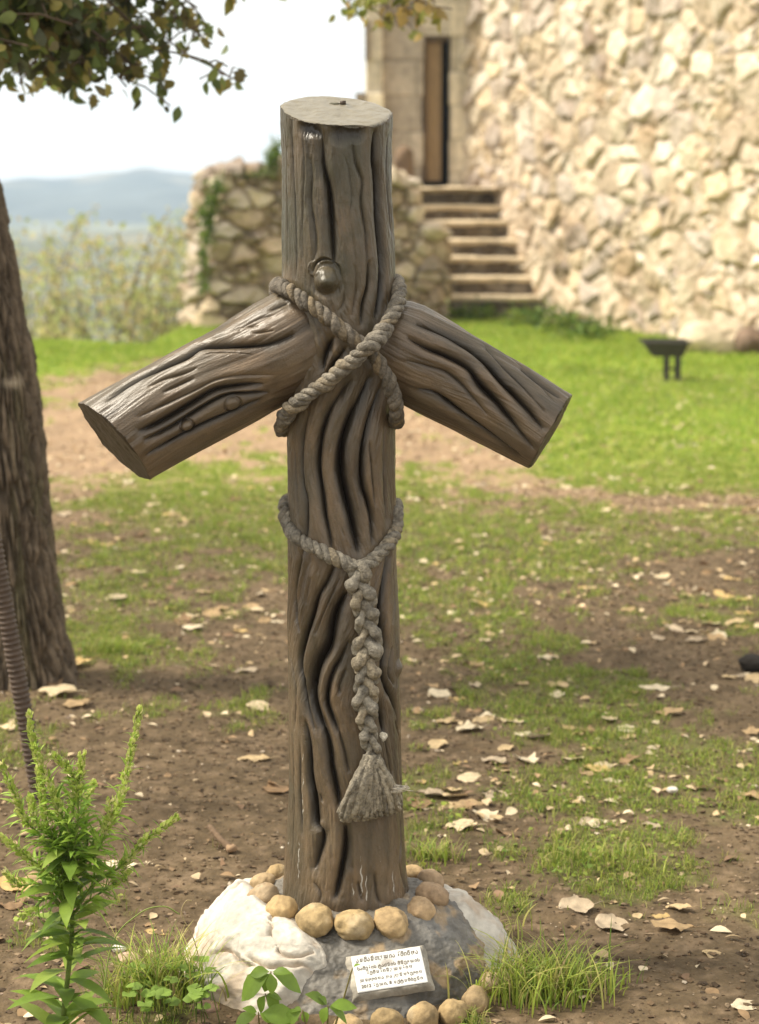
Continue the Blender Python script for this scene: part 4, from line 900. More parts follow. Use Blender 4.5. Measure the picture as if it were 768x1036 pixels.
# ---- the mound the cross stands in
MC = np.array([at_y(351, 905, YC)[0], YC])
prof = np.array([(.05, .140), (.12, .137), (.155, .130), (.19, .117), (.225, .095), (.26, .066), (.29, .034), (.312, 0.0), (.325, -.03), (.33, -.06)])
pa_ = np.concatenate([[0], np.cumsum(np.hypot(*np.diff(prof, axis=0).T))]); na, nr = 620, 300
aa = np.linspace(0, pa_[-1], nr); pr_ = np.interp(aa, pa_, prof[:, 0]); pz_ = np.interp(aa, pa_, prof[:, 1]); k_ = np.ones(15) / 15
pr_ = np.convolve(np.pad(pr_, 7, 'edge'), k_, 'valid'); pz_ = np.convolve(np.pad(pz_, 7, 'edge'), k_, 'valid')
ph_ = np.linspace(0, 2 * np.pi, na, endpoint=False)
def mound_base():
    lob = 1 + .035 * np.cos(3 * ph_ + .8) + .02 * np.cos(5 * ph_)
    V = np.zeros((nr, na, 3)); V[..., 0] = MC[0] + pr_[:, None] * lob * np.cos(ph_); V[..., 1] = MC[1] + pr_[:, None] * lob * np.sin(ph_); V[..., 2] = pz_[:, None]
    tr_, tz_ = np.gradient(pr_), np.gradient(pz_); ln = np.hypot(tr_, tz_); nr_, nz_ = -tz_ / ln, tr_ / ln
    Nn = np.zeros_like(V); Nn[..., 0] = nr_[:, None] * np.cos(ph_); Nn[..., 1] = nr_[:, None] * np.sin(ph_); Nn[..., 2] = nz_[:, None]
    return V, Nn
V0, N0 = mound_base()
Vm = V0 + N0 * (.014 * fbm(V0 * 9, 4, 201) + .008 * fbm(V0 * 30, 4, 204, .65))[..., None]
n1 = fbm(V0 * 11, 4, 206, .6); n2 = fbm(V0 * 26 + 7, 3, 207); n3 = fbm(V0 * 7 + 3, 3, 208)
cm = np.array([.125, .115, .098]) * (1 + .7 * n1[..., None])
och = sm(.12, .5, n2 + .25 * n1)[..., None]; cm = cm * (1 - .65 * och) + np.array([.38, .26, .13]) * .65 * och
blu = sm(.05, .5, n3)[..., None]; cm = cm * (1 - .5 * blu) + np.array([.15, .155, .155]) * .5 * blu
palel = sm(.2, .09, np.hypot(V0[..., 0] - MC[0], V0[..., 1] - MC[1]))[..., None]; cm = cm * (1 - .5 * palel) + np.array([.23, .20, .155]) * .5 * palel
mound = hold(mesh_np('base', Vm, grid_faces(na, nr, True)[:, ::-1], M_base, cols=np.clip(cm, .02, .9)), root)
def mound_hit(px, py):
    """point and outward normal of the mound on a line of sight"""
    x, y_ = project(V0); facing = (N0[..., 1] < .35); d = (x - px) ** 2 + (y_ - py) ** 2 + (~facing) * 1e6; i = np.unravel_index(np.argmin(d), d.shape); return V0[i], N0[i]
mpx, mpy = project(V0)
def poly_sd(px, py, poly):
    """signed distance (inside > 0) to a polygon"""
    poly = np.array(poly, float); n = len(poly); best = np.full(px.shape, 1e9); ins = np.zeros(px.shape, bool)
    for i in range(n):
        (x1, y1), (x2, y2) = poly[i], poly[(i + 1) % n]; dx, dy = x2 - x1, y2 - y1; f = np.clip(((px - x1) * dx + (py - y1) * dy) / (dx * dx + dy * dy + 1e-9), 0, 1)
        best = np.minimum(best, np.hypot(px - x1 - f * dx, py - y1 - f * dy))
        c = ((y1 > py) != (y2 > py)) & (px < (x2 - x1) * (py - y1) / (y2 - y1 + 1e-12) + x1); ins ^= c
    return np.where(ins, best, -best)
def slab_rock(poly, thick, seed, extra):
    """white rock face lying over the mound, outlined on it; `extra` extends it round the side out of sight"""
    sdv = poly_sd(mpx, mpy, poly); sdv = np.where(N0[..., 1] < .30, sdv, -40)
    sdv = np.maximum(sdv, extra); sdv = sdv + 3.5 * fbm(V0 * 16, 3, seed + 2)
    h = thick * sm(0, 11, sdv) ** .6 * (.75 + .5 * fbm(V0 * 5, 3, seed + 9)) - .010 * sm(0, -6, sdv)
    wv = V0 + .03 * np.stack([fbm(V0 * 5, 2, seed + 4), fbm(V0 * 5, 2, seed + 5), fbm(V0 * 5, 2, seed + 6)], -1)
    cr = fbm(wv * np.array([11, 11, 22]), 4, seed, .6); crev = np.exp(-(np.abs(fbm(wv * np.array([7, 7, 9]) + 3, 3, seed + 8)) / .035))
    fc1, fc2, fid = vor(wv * np.array([9, 9, 13]), seed + 40); h = h + (.020 * cr + .016 * (fid - .5) * sm(0, .12, fc2 - fc1) - .014 * crev * (np.abs(cr) > .08)) * sm(0, 14, sdv)
    V = V0 + N0 * h[..., None]
    keepv = sdv > -6; f = grid_faces(na, nr, True)[:, ::-1]; f = f[keepv.ravel()[f].all(1)]; used = np.unique(f); mp_ = -np.ones(V.size // 3, int); mp_[used] = np.arange(len(used))
    c = np.array([.50, .465, .40]) * (1 + .35 * fbm(V0 * 14, 4, seed + 7)[..., None])
    br_ = (sm(.05, .45, fbm(wv * 12 + 9, 4, seed + 21, .62)) * .55 + .5 * crev * (np.abs(cr) > .08))[..., None]; c = c * (1 - br_) + np.array([.33, .22, .13]) * br_
    return hold(mesh_np('white_rock', V.reshape(-1, 3)[used], mp_[f], M_white, cols=np.clip(c, .03, .85).reshape(-1, 3)[used]), root)
azi = np.degrees(np.arctan2(V0[..., 1] - MC[1], V0[..., 0] - MC[0])) % 360; rad0 = np.hypot(V0[..., 0] - MC[0], V0[..., 1] - MC[1])
Lx = np.minimum(np.minimum(azi - 140, 245 - azi) * 1.2, (rad0 - .20) * 200); Lx = np.where(V0[..., 1] > MC[1] - .02, Lx, np.where(mpx < 215, Lx, -40))
slab_rock([(256, 896), (272, 915), (285, 927), (310, 940), (325, 958), (327, 975), (312, 990), (300, 1008), (285, 1022), (270, 1040), (240, 1060), (150, 1060), (150, 960), (200, 900), (235, 880)], .034, 301, Lx)
Rx = np.minimum(np.minimum((azi + 60) % 360 - 52, 118 - (azi + 60) % 360) * 1.2, (rad0 - .185) * 260); Rx = np.where(V0[..., 1] > MC[1] - .03, Rx, -40)
slab_rock([(447, 893), (455, 905), (457, 925), (468, 935), (482, 942), (492, 958), (497, 975), (505, 990), (540, 985), (545, 900), (480, 870)], .024, 331, Rx)
# ring of round stones set in the cement
def ball(px, py, rpx, seed, z=None, sq=.8, tone=1.0):
    if z is None: P, Nn = mound_hit(px, py)
    else: P = at_z(px, py, z); Nn = np.array([0, 0, 1.0])
    rm = rpx * np.linalg.norm(P - [0, 0, EYE]) / F
    V, Fc = stone_mesh(rm * (1 + .12 * math.sin(seed * 5.1)), rm * (1 + .1 * math.sin(seed * 3.3)), rm * sq, seed, .17, 26, 1.4); zq = Vector(Nn).to_track_quat('Z', 'Y').to_matrix(); V = V @ np.array(zq).T + P + Nn * rm * .30
    r = np.random.default_rng(seed); base_c = np.array([.38, .27, .145]) * tone * r.uniform(.85, 1.12) * np.array([1, r.uniform(.97, 1.03), r.uniform(.9, 1.1)]); n = fbm(V * 30, 4, seed)[:, None]; pale = sm(.1, .5, fbm(V * 22 + 4, 3, seed + 1))[:, None]
    c = base_c * (1 + .35 * n); c = c * (1 - .4 * pale) + np.array([.46, .38, .26]) * .4 * pale
    hold(mesh_np('round_stone', V + (V - P) * (.10 * fbm(V * 70, 3, seed + 5))[:, None], Fc, M_ball, cols=np.clip(c, .02, .9)), root)
for i, (x, y_, rp_) in enumerate([(267.5, 911, 14.5), (287, 923.5, 15.5), (319, 935.5, 17), (358, 940, 17.5), (395, 937, 17), (424, 925, 15.5), (437, 911, 15), (435, 892, 14), (421, 881, 11.5), (281, 888, 11.5), (268, 897, 12), (300, 880, 10)]):
    ball(x, y_, rp_ * 1.03, 400 + i)
for i, (x, y_, rp_) in enumerate([(498, 998, 14), (481, 1018, 17), (458, 1030, 17.5), (428, 1034, 17), (391, 1038, 16), (352, 1044, 16)]): ball(x, y_, rp_ * .88, 430 + i, .006 if i else .014, .95, .80)
# plaque
qc = [mound_hit(*p)[0] + mound_hit(*p)[1] * .0 for p in [(367, 1006), (434.5, 996), (420.5, 955), (353.5, 965.5)]]
cen, nrm = mound_hit(394, 981); nrm = np.array([.03, -.62, .78]); nrm /= np.linalg.norm(nrm)
def on_plane(px, py, lift):
    d = ray(px, py); o_ = np.array([0, 0, EYE]); t = ((cen + nrm * lift - o_) @ nrm) / (d @ nrm); return o_ + d * t
cor = [on_plane(*p, .012) for p in [(367, 1006), (434.5, 996), (420.5, 955), (353.5, 965.5)]]
xa = (cor[1] - cor[0] + cor[2] - cor[3]) / 2; Wd = np.linalg.norm(xa); xa /= Wd; ya = np.cross(nrm, xa); Hd = abs(((cor[3] - cor[0] + cor[2] - cor[1]) / 2) @ ya); pc_ = sum(cor) / 4; Hd *= .88; Wd *= 1.05
m = MB(); nx_, ny_ = 90, 56; uu = np.linspace(-Wd / 2, Wd / 2, nx_); vv = np.linspace(-Hd / 2, Hd / 2, ny_); U, Vv = np.meshgrid(uu, vv)
Pp = pc_ + U[..., None] * xa + Vv[..., None] * ya
edge = np.minimum(np.minimum(U + Wd / 2, Wd / 2 - U), np.minimum(Vv + Hd / 2, Hd / 2 - Vv)); Pp = Pp - nrm * (.0012 * sm(.002, 0, edge))[..., None]
sm_ = np.exp(-(((U + .006) / (.016)) ** 2 + ((Vv - .014) / .009) ** 2) ** 1.5) * (.6 + .9 * fbm(Pp * 60, 3, 5)) + .5 * np.exp(-(((U - .022) / (.014)) ** 2 + ((Vv - .010) / .007) ** 2)) * (.4 + fbm(Pp * 70, 3, 6))
dirt_ = sm(.15, .6, fbm(Pp * 45, 4, 15))[..., None] * .25; cpl = np.array([.64, .64, .62]) * (1 - dirt_) + np.array([.45, .4, .33]) * dirt_; sm_ = np.clip(sm_, 0, .8)[..., None]; cpl = cpl * (1 - sm_) + np.array([.30, .26, .21]) * sm_
m.add(Pp, grid_faces(nx_, ny_), cpl.reshape(-1, 3))
bo = [(-Wd / 2, -Hd / 2), (Wd / 2, -Hd / 2), (Wd / 2, Hd / 2), (-Wd / 2, Hd / 2)]; top_ = [pc_ + a * xa + b_ * ya - nrm * .0014 for a, b_ in bo]; bt = [p - nrm * .016 + (p - pc_) * .03 for p in top_]
m.add(np.array(bt + top_), [[i, (i + 1) % 4, 4 + (i + 1) % 4, 4 + i] for i in range(4)], (.22, .19, .15))
M_plq = attr_mat('plaque_face', .45, .4, 60, .08, .15, .001, 120)
plq = hold(m.build('plaque', M_plq, smooth=False), root)
# bed of rough mortar round the plaque
m = MB(); ring_ = []
for sc_, lf_ in ((1.0, -.003), (1.05, -.004), (1.13, -.008), (1.24, -.018)):
    for k in range(160):
        a = 2 * np.pi * k / 160; ca_, sa_ = math.cos(a), math.sin(a); q = max(abs(ca_) / 1.0, abs(sa_) / 1.0); ring_.append(pc_ + xa * (Wd / 2 * ca_ / q * (sc_ if sc_ == 1.0 else 1 + (sc_ - 1) * .75)) + ya * (Hd / 2 * sa_ / q * sc_) + nrm * lf_)
ring_ = np.array(ring_); k2 = np.repeat([0, 1, 1, 1], 160); ring_ += nrm * (.004 * fbm(ring_ * 60, 3, 3) * k2)[:, None] + xa * (.004 * fbm(ring_ * 50, 3, 4) * k2)[:, None]
m.add(ring_, grid_faces(160, 4, True), np.clip(np.array([.27, .245, .20]) * (1 + .5 * fbm(ring_ * 50, 3, 8)[:, None]), .02, .9)); hold(m.build('mortar_bed', M_base), root)
M_ink, t_, b_ = new_mat('engraved_ink'); b_.inputs['Base Color'].default_value = (.13, .11, .08, 1); b_.inputs['Roughness'].default_value = .8
MX = Matrix(np.vstack([np.hstack([np.stack([xa, ya, nrm], 1), pc_[:, None]]), [0, 0, 0, 1]]).tolist())
lines = [('აღმართულია წმინდა', .0130, .0225, .014), ('სამების ტაძრის მრევლის', .0092, .0080, .05), ('შემოწირულობით', .0092, -.0010, .0), ('ლოცვითა და კურთხევით', .0088, -.0125, .0), ('2012 წელი, 8 ოქტომბერი', .0088, -.0235, .0)]
dg = None
verts = []; faces = []; tot = 0
for txt, size, yy, sh in lines:
    cu = bpy.data.curves.new('line', 'FONT'); cu.body = txt; cu.size = size; cu.align_x = 'CENTER'; cu.align_y = 'CENTER'; cu.shear = .25 if size > .012 else .1; cu.space_character = 1.06; cu.offset = .00030
    ob = bpy.data.objects.new('line', cu); C.objects.link(ob); dg = bpy.context.evaluated_depsgraph_get(); me = bpy.data.meshes.new_from_object(ob.evaluated_get(dg))
    v = np.zeros(len(me.vertices) * 3, np.float32); me.vertices.foreach_get('co', v); v = v.reshape(-1, 3); wmax = max(1e-5, np.abs(v[:, 0]).max()); fit = min(1.0, Wd * .45 / wmax); v[:, 0] *= fit
    verts += [pc_ + xa * a + ya * (b2 + yy * Hd / .064) + nrm * .0006 for a, b2, _ in v]; faces += [[i + tot for i in p.vertices] for p in me.polygons]; tot += len(v)
    bpy.data.objects.remove(ob); bpy.data.meshes.remove(me); bpy.data.curves.remove(cu)
me = bpy.data.meshes.new('lettering'); me.from_pydata([tuple(v) for v in verts], [], faces); me.materials.append(M_ink); lt = bpy.data.objects.new('lettering', me); C.objects.link(lt); lt.parent = plq
tag(root, 'brown cement cross carved like tree trunks, bound with rope, on a stone studded mound', 'cross')

# ================================================================== GROUND COVER
r = np.random.default_rng(99)
def blades(name, x, y_, h, wdt, lean, cols, seed, z=None, mat=M_grass):
    n = len(x); rr = np.random.default_rng(seed); a = rr.uniform(0, 2 * np.pi, n); b_ = rr.uniform(0, 2 * np.pi, n)
    d = np.stack([np.cos(a), np.sin(a), 0 * a], 1); s = np.stack([np.cos(b_), np.sin(b_), 0 * b_], 1) * wdt[:, None] / 2
    z = ground_z(x, y_) - .004 if z is None else z; p0 = np.stack([x, y_, z], 1); up = np.array([0, 0, 1.0])
    p1 = p0 + up * (h * .55)[:, None] + d * (h * lean * .30)[:, None]; p2 = p0 + up * (h * np.clip(1 - .35 * lean, .3, 1))[:, None] + d * (h * lean)[:, None]
    V = np.stack([p0 - s, p0 + s, p1 - s * .75, p1 + s * .75, p2], 1).reshape(-1, 3); k = np.arange(n)[:, None] * 5
    Fc = np.concatenate([k + [0, 1, 3], k + [0, 3, 2], k + [2, 3, 4]]); sh = np.array([.75, .75, 1, 1, 1.12])[None, :, None]
    c = (cols[:, None] * np.ones((1, 5, 1))).reshape(-1, 3)
    return mesh_np(name, V, Fc, mat, cols=c)
def cand(n, y0, y1, r=r):
    y_ = np.sqrt(r.uniform(y0 ** 2, y1 ** 2, n)); x = r.uniform(-1, 1, n) * (.215 * y_ + .25); return x, y_
GC = np.array([(.20, .27, .04), (.26, .33, .05), (.15, .23, .035), (.32, .36, .07), (.38, .36, .11)])
xs, ys, hs, ws, cs = [], [], [], [], []
for y0, y1, n, h0, w0 in ((2.9, 4.5, 90000, .026, .0021), (4.5, 7, 150000, .024, .0027), (7, 11, 150000, .028, .0042), (11, 16, 150000, .034, .0065), (16, 24.5, 190000, .045, .010)):
    x, y_ = cand(n, y0, y1); mk = grass_mask(x, y_); tuft = .5 + .5 * fbm(P2(x * 17, y_ * 17), 2, 333) * 1.6
    ok = (r.uniform(0, 1, n) < mk * np.clip(tuft * 1.5, .12, 1)) & (np.hypot(x - MC[0], y_ - MC[1]) > .33) & ~((y_ > 19.0) & (x < -2.3) & (y_ > 20.5))
    dist_w = (x - wA[0]) * dW[1] * -1 + 0; ok &= ~(((x - wA[0]) * (-dW[1]) + (y_ - wA[1]) * dW[0]) > .15) | (x < 1.0)
    ok &= ~((x > -2.2) & (x < 2.0) & (y_ > 23.2))
    x, y_, tf = x[ok], y_[ok], tuft[ok]; k = len(x); xs.append(x); ys.append(y_); hs.append(h0 * r.uniform(.45, 1.35, k) * (.7 + .6 * tf)); ws.append(w0 * r.uniform(.7, 1.3, k))
    tone = (.75 + .5 * (.5 + .5 * fbm(P2(x * 1.7, y_ * 1.3), 3, 77)))[:, None]; c = GC[r.integers(0, 5, k)] * tone * r.uniform(.8, 1.2, (k, 1)); lw = sm(7, 14, y_)[:, None]; c = c * (1 - lw) + c * np.array([1.12, 1.25, 1.0]) * lw; cs.append(c)
x, y_, h, wd, c = map(np.concatenate, (xs, ys, hs, ws, cs))
o = blades('grass', x, y_, h, wd, np.random.default_rng(1).uniform(.15, 1.1, len(x)), c, 2); tag(o, 'patchy short green grass covering the lawn and dirt', 'grass', kind='stuff')
# weedy clover-like leaves among the nearer grass
x, y_ = cand(26000, 3.0, 7.5); mk = grass_mask(x, y_) * sm(-.1, .35, fbm(P2(x * 3, y_ * 3), 3, 51)); ok = (r.uniform(0, 1, len(x)) < mk * .6) & (np.hypot(x - MC[0], y_ - MC[1]) > .36); x, y_ = x[ok], y_[ok]
m = MB(); n = len(x); scatter_leaves(m, np.stack([x, y_, ground_z(x, y_) + r.uniform(.004, .022, n)], 1), np.stack([r.normal(size=n), r.normal(size=n), .25 * r.normal(size=n)], 1), np.tile([0, 0, 1.0], (n, 1)) + .3 * r.normal(size=(n, 3)), r.uniform(.008, .018, n), GC[r.integers(0, 4, n)] * r.uniform(.8, 1.3, (n, 1)), 'oval', 1.5)
tag(m.build('ground_weeds', M_leaf), 'low round leaved weeds mixed into the nearer grass', 'weeds', kind='stuff')
# gravel and crumbs of soil
def pebbles(name, n, y0, y1, smin, smax, cols, label, cat, seed):
    rr = np.random.default_rng(seed); x, y_ = cand(n, y0, y1, rr); ok = np.hypot(x - MC[0], y_ - MC[1]) > .34; x, y_ = x[ok], y_[ok]; n = len(x)
    ic = np.array([(1, 0, 0), (-1, 0, 0), (0, 1, 0), (0, -1, 0), (0, 0, 1), (0, 0, -1), (.6, .6, .55), (-.6, .6, .55), (.6, -.6, .55), (-.6, -.6, .55)], float)
    Fo = np.array([(4, 6, 7), (4, 7, 9), (4, 9, 8), (4, 8, 6), (0, 2, 6), (2, 1, 7), (1, 3, 9), (3, 0, 8), (2, 7, 6), (1, 9, 7), (3, 8, 9), (0, 6, 8), (2, 0, 5), (1, 2, 5), (3, 1, 5), (0, 3, 5)])
    sz = smin + (smax - smin) * rr.uniform(0, 1, n) ** 3; V = ic[None] * (1 + .25 * rr.normal(size=(n, 10, 1))) * (sz[:, None] * rr.uniform(.6, 1.2, (n, 3)) * np.array([1, 1, .6]))[:, None]
    V = V + np.stack([x, y_, ground_z(x, y_) + sz * .1], 1)[:, None]; FF = (Fo[None] + (np.arange(n) * 10)[:, None, None]).reshape(-1, 3)
    c = np.array(cols)[rr.integers(0, len(cols), n)] * rr.uniform(.7, 1.3, (n, 1)); o = mesh_np(name, V.reshape(-1, 3), FF, M_peb, smooth=False, cols=np.repeat(c, 10, 0)); tag(o, label, cat, kind='stuff')
pebbles('gravel', 2400, 3.0, 12, .002, .009, [(.42, .34, .25), (.34, .25, .17), (.5, .42, .32), (.2, .15, .11)], 'small pale gravel stones scattered over the brown dirt', 'gravel', 5)
pebbles('soil_crumbs', 80000, 2.9, 10, .0014, .0085, [(.10, .066, .038), (.14, .095, .055), (.065, .045, .028), (.20, .145, .09)], 'crumbs of dark brown soil covering the dirt', 'soil', 6)
# small broken bits of leaf
x, y_ = cand(30000, 3.0, 17); ok = (np.hypot(x - MC[0], y_ - MC[1]) > .36) & (r.uniform(0, 1, len(x)) < .25 + sm(-.3, .3, fbm(P2(x * 1.2, y_ * 1.2), 3, 66))); x, y_ = x[ok], y_[ok]; n = len(x); m = MB()
LCOL = np.array([(.50, .37, .21), (.58, .45, .28), (.33, .22, .12), (.64, .53, .36), (.22, .14, .085)])
scatter_leaves(m, np.stack([x, y_, ground_z(x, y_) + r.uniform(.002, .012, n)], 1), np.stack([r.normal(size=n), r.normal(size=n), .15 * r.normal(size=n)], 1), np.tile([0, 0, 1.0], (n, 1)) + .35 * r.normal(size=(n, 3)), (.008 + .040 * r.uniform(0, 1, n) ** 2.2), LCOL[r.integers(0, 5, n)] * r.uniform(.7, 1.2, (n, 1)))
tag(m.build('leaf_litter', M_dry), 'small broken bits of brown leaf strewn over the ground', 'leaf litter', kind='stuff')

# ---- fallen leaves, one by one
def leaf_mesh(seed, kind):
    rr = np.random.default_rng(seed); nu, nv = 15, 21; v = np.linspace(0, 1, nv); u = np.linspace(-1, 1, nu)
    if kind == 0: wv_ = .36 * np.sin(np.pi * v ** .8) ** .8
    elif kind == 1: wv_ = .42 * np.sin(np.pi * v) ** .6 * (1 + .12 * np.cos(v * 15))
    else: wv_ = .30 * np.sin(np.pi * v ** 1.1) ** .7 * (1 + .12 * np.cos(v * 21))
    U, Vv = np.meshgrid(u, v); W_ = wv_[:, None]; Xx = U * W_; Yy = Vv - .5 + .05 * np.abs(U) * np.sin(9 * Vv); cu_, cl_ = rr.uniform(-.3, .45), rr.uniform(-.35, .35)
    Zz = cu_ * Xx ** 2 * 1.6 + cl_ * (Yy ** 2) * .6 + .05 * fbm(P2(Xx * 4, Yy * 4, seed), 3, seed) + .018 * np.abs(np.sin(Vv * 22 + 3 * np.abs(U))) * np.abs(U) + .10 * np.maximum(0, np.abs(U) - .6) * np.sin(Vv * 11 + seed)
    V = np.stack([Xx, Yy, Zz], -1).reshape(-1, 3); V[:, 2] -= V[:, 2].min(); mb = MB(); base = np.array([(.52, .39, .22), (.62, .50, .32), (.40, .28, .15), (.66, .56, .39), (.27, .175, .095), (.55, .39, .17), (.45, .36, .25)][seed % 7])
    vein = np.exp(-np.abs(U) / .06) * .15 + .06 * np.abs(np.sin(Vv * 22 + 3 * np.abs(U))); c = base * (1 + .35 * fbm(P2(Xx * 5, Yy * 5, seed + 2), 3, seed)[..., None] - vein[..., None])
    mb.add(V, grid_faces(nu, nv), np.clip(c, .03, .85).reshape(-1, 3)); zst = V[nu // 2, 2]
    tube(mb, smooth_path([(0, -.5, zst + .01), (.04, -.65, zst + .03), (.10, -.8, zst + .01)], 4), .012, 5, base * .7); vs = np.concatenate(mb.V)
    return vs, (np.concatenate(mb.F3) if mb.F3 else None), np.concatenate(mb.F4), np.concatenate(mb.Cc)
protos = []
for k in range(14):
    vs, f3, f4, cc = leaf_mesh(k, k % 3); ob = mesh_np('fallen_leaf', vs, [f3, f4] if f3 is not None else f4, M_dry, cols=cc); protos.append(ob.data); bpy.data.objects.remove(ob)
def put_leaf(px, py, wpx, k, label, rot=None, tilt=.25, lift=0.0, name='fallen_leaf', rr=r, sq=1.0):
    P = at_z(px, py); P[2] = ground_z(P[0:1], P[1:2])[0] - .003 + lift * .6; sz = wpx * np.linalg.norm(P - [0, 0, EYE]) / F
    o = bpy.data.objects.new(name, protos[k % 14]); C.objects.link(o); o.location = P; o.rotation_euler = (rr.normal() * tilt * .55, rr.normal() * tilt * .55, rr.uniform(0, 6.28) if rot is None else rot); o.scale = (sz * sq, sz, sz)
    return tag(o, label, 'leaf', 'dry leaves fallen on the ground')
HERO = [(662, 697, 32, 3, 'large cream leaf with upright stalk, alone on dark soil at right', 1.4, 0), (577, 685, 24, 3, 'pale oval leaf left of the large cream leaf at right', 1.5, 0), (680, 938, 42, 2, 'big curled tan leaf on dirt at lower right, below two smaller ones', 1.5, .012),
        (687, 914, 26, 0, 'tan leaf just above the big curled one at lower right', 1.2, .01), (672, 922, 26, 5, 'tan leaf overlapping the top of the big curled one', 1.8, .004), (722, 966, 27, 0, 'brown leaf with long stalk near the lower right corner', .7, 0),
        (753, 1019, 34, 3, 'pale leaf cut off by the bottom right corner', 2.2, 0), (624, 829, 18, 1, 'whitish small leaf beside its twin right of the cross foot', 1.5, 0), (607, 828, 17, 3, 'whitish small leaf, left one of the twin pair right of the cross foot', 1.7, 0),
        (481, 788, 36, 1, 'wide pale leaf nearest the tassel on the right side of the cross', 1.5, 0), (468, 840, 34, 1, 'crumpled cream leaf just right of the cross foot', 1.0, .01), (479, 813, 38, 2, 'long flat tan leaf between two paler ones right of the tassel', 1.6, 0),
        (502, 833, 20, 0, 'upright folded tan leaf right of the cross foot', .2, .02), (616, 787, 26, 3, 'small pale leaf lying between two green patches at right', 1.5, 0), (616, 975, 16, 3, 'small round pale leaf on bare dirt at lower right', 1.5, 0), (617, 911, 16, 0, 'small light leaf on dirt above the long grass tuft', 1.4, 0),
        (208, 838, 10, 5, 'tiny tan leaf near the twig left of the cross', .3, 0), (120, 873, 40, 3, 'broad cream leaf seen behind the tall green plant', 1.3, .0), (18, 900, 52, 5, 'large tan leaf on the ground left of the tall plant', 1.0, .01), (40, 890, 40, 2, 'dark tan leaf tucked behind the tall plant stem', 2.2, 0),
        (12, 915, 36, 4, 'brown leaf partly outside the left edge below the large tan leaf', .4, 0), (256, 766, 34, 0, 'forked tan leaf lying alone on bare dirt left of the cross', 1.5, 0), (279, 629, 18, 3, 'whitish leaf touching the left side of the post low down', 1.5, 0), (190, 624, 24, 1, 'cream leaf on grass left of the post, upper of a pair', 1.5, 0),
        (188, 633, 18, 2, 'cream leaf on grass left of the post, lower of a pair', 1.6, 0), (76, 675, 36, 5, 'yellowish leaf leaning at the foot of the tree trunk', 2.0, .02), (60, 705, 42, 1, 'dry tan leaf in the heap between trunk and ribbed rod', 1.0, .02), (78, 716, 34, 2, 'right hand leaf of the heap under the tree trunk', 2.4, .01),
        (52, 695, 34, 4, 'brown leaf topmost in the heap under the tree trunk', .5, .035), (284, 887, 46, 2, 'long tan leaf tucked behind the ring of round stones at left', 1.5, 0), (157, 942, 24, 5, 'tan leaf behind the grass tuft at lower left', 1.0, 0), (52, 945, 20, 1, 'brown leaf at the foot of the tall plant', 1.0, .0)]
for px, py, wpx, k, lab, rot, lift in HERO: put_leaf(px, py, wpx, k, lab, rot, .12, lift)
placed = 0; tries = 0; rl = np.random.default_rng(4)
while placed < 262 and tries < 9000:
    tries += 1; py = rl.uniform(0, 1) ** 1.1 * 620 + 415; px = rl.uniform(-5, 773)
    if px < 420 and py > 640 and rl.random() < .82: continue
    if 285 < px < 415: continue
    if 180 < px < 530 and py > 860: continue
    if py < 480 and rl.random() < .75: continue
    if py > 850 and rl.random() < .80: continue
    if py > 960: continue
    if rl.random() < .25: continue
    if px > 640 and py > 760 and rl.random() < .6: continue
    P = at_z(px, py); cl_n = fbm(P2(np.array([P[0] * 1.6]), np.array([P[1] * 1.6])), 3, 66)[0]
    if rl.random() > .35 + 1.2 * cl_n + .25: continue
    sz_m = rl.uniform(.04, .088); wpx = sz_m * F / np.linalg.norm(P - [0, 0, EYE])
    side = 'right' if px > 350 else 'left'
    kk = int(rl.integers(0, 14)); tone_ = ['tan', 'cream', 'brown', 'pale', 'dark brown', 'yellowish', 'greyish'][kk % 7]; shp = ['oval', 'wavy edged', 'narrow'][kk % 3]
    place = ('far lawn' if P[1] > 9 else 'middle ground' if P[1] > 7 else 'ground level with tree foot' if P[1] > 5.6 else 'patchy grass at tassel height' if P[1] > 4.7 else 'nearest dirt')
    edge_ = ('close beside it' if abs(px - 345) < 150 else 'near picture edge' if (px > 640 or px < 100) else 'midway out')
    lab = '%s %s leaf on %s, %s of cross, %s' % (tone_, shp.replace(' ', '-'), place, side, edge_)
    put_leaf(px, py, wpx, kk, lab, None, .22, rl.uniform(0, .012), rr=rl, sq=rl.uniform(.8, 1.25)); placed += 1
# twig left of the cross and a few single stones
m = MB(); a = at_z(212, 836, .012); b_ = at_z(222, 848, .014); c_ = at_z(234, 858, .01); tube(m, smooth_path([a, b_, c_], 8), np.linspace(.006, .010, 17), 10, (.14, .095, .06), True, .3, 4); V_, F_ = stone_mesh(.013, .012, .010, 3, .3, 10); m.add(V_ + c_, F_, (.34, .23, .14))
tag(m.build('twig', M_bark), 'short broken twig with a knobbly end on bare dirt left of the cross', 'twig')
def small_stone(px, py, rpx, seed, col, label):
    P = at_z(px, py); rm = rpx * np.linalg.norm(P - [0, 0, EYE]) / F; V, Fc = stone_mesh(rm, rm * .8, rm * .55, seed, .25, 14); cc = np.array(col) * (1 + .3 * fbm(V * 60, 3, seed)[:, None]); o = mesh_np('stone', V, Fc, M_ball, cols=np.clip(cc, .02, .9)); o.location = P + np.array([0, 0, rm * .15]); tag(o, label, 'stone')
small_stone(131, 972, 12, 5, (.40, .28, .20), 'reddish brown stone half hidden in the grass tuft at lower left')
small_stone(120, 961, 7, 6, (.66, .62, .55), 'small whitish stone beside the grass tuft at lower left')
small_stone(207, 1022, 14, 7, (.20, .13, .09), 'dark brown stone under the white rock at the bottom')
small_stone(680, 800, 6, 8, (.6, .55, .48), 'small pale stone among leaves at the far right')

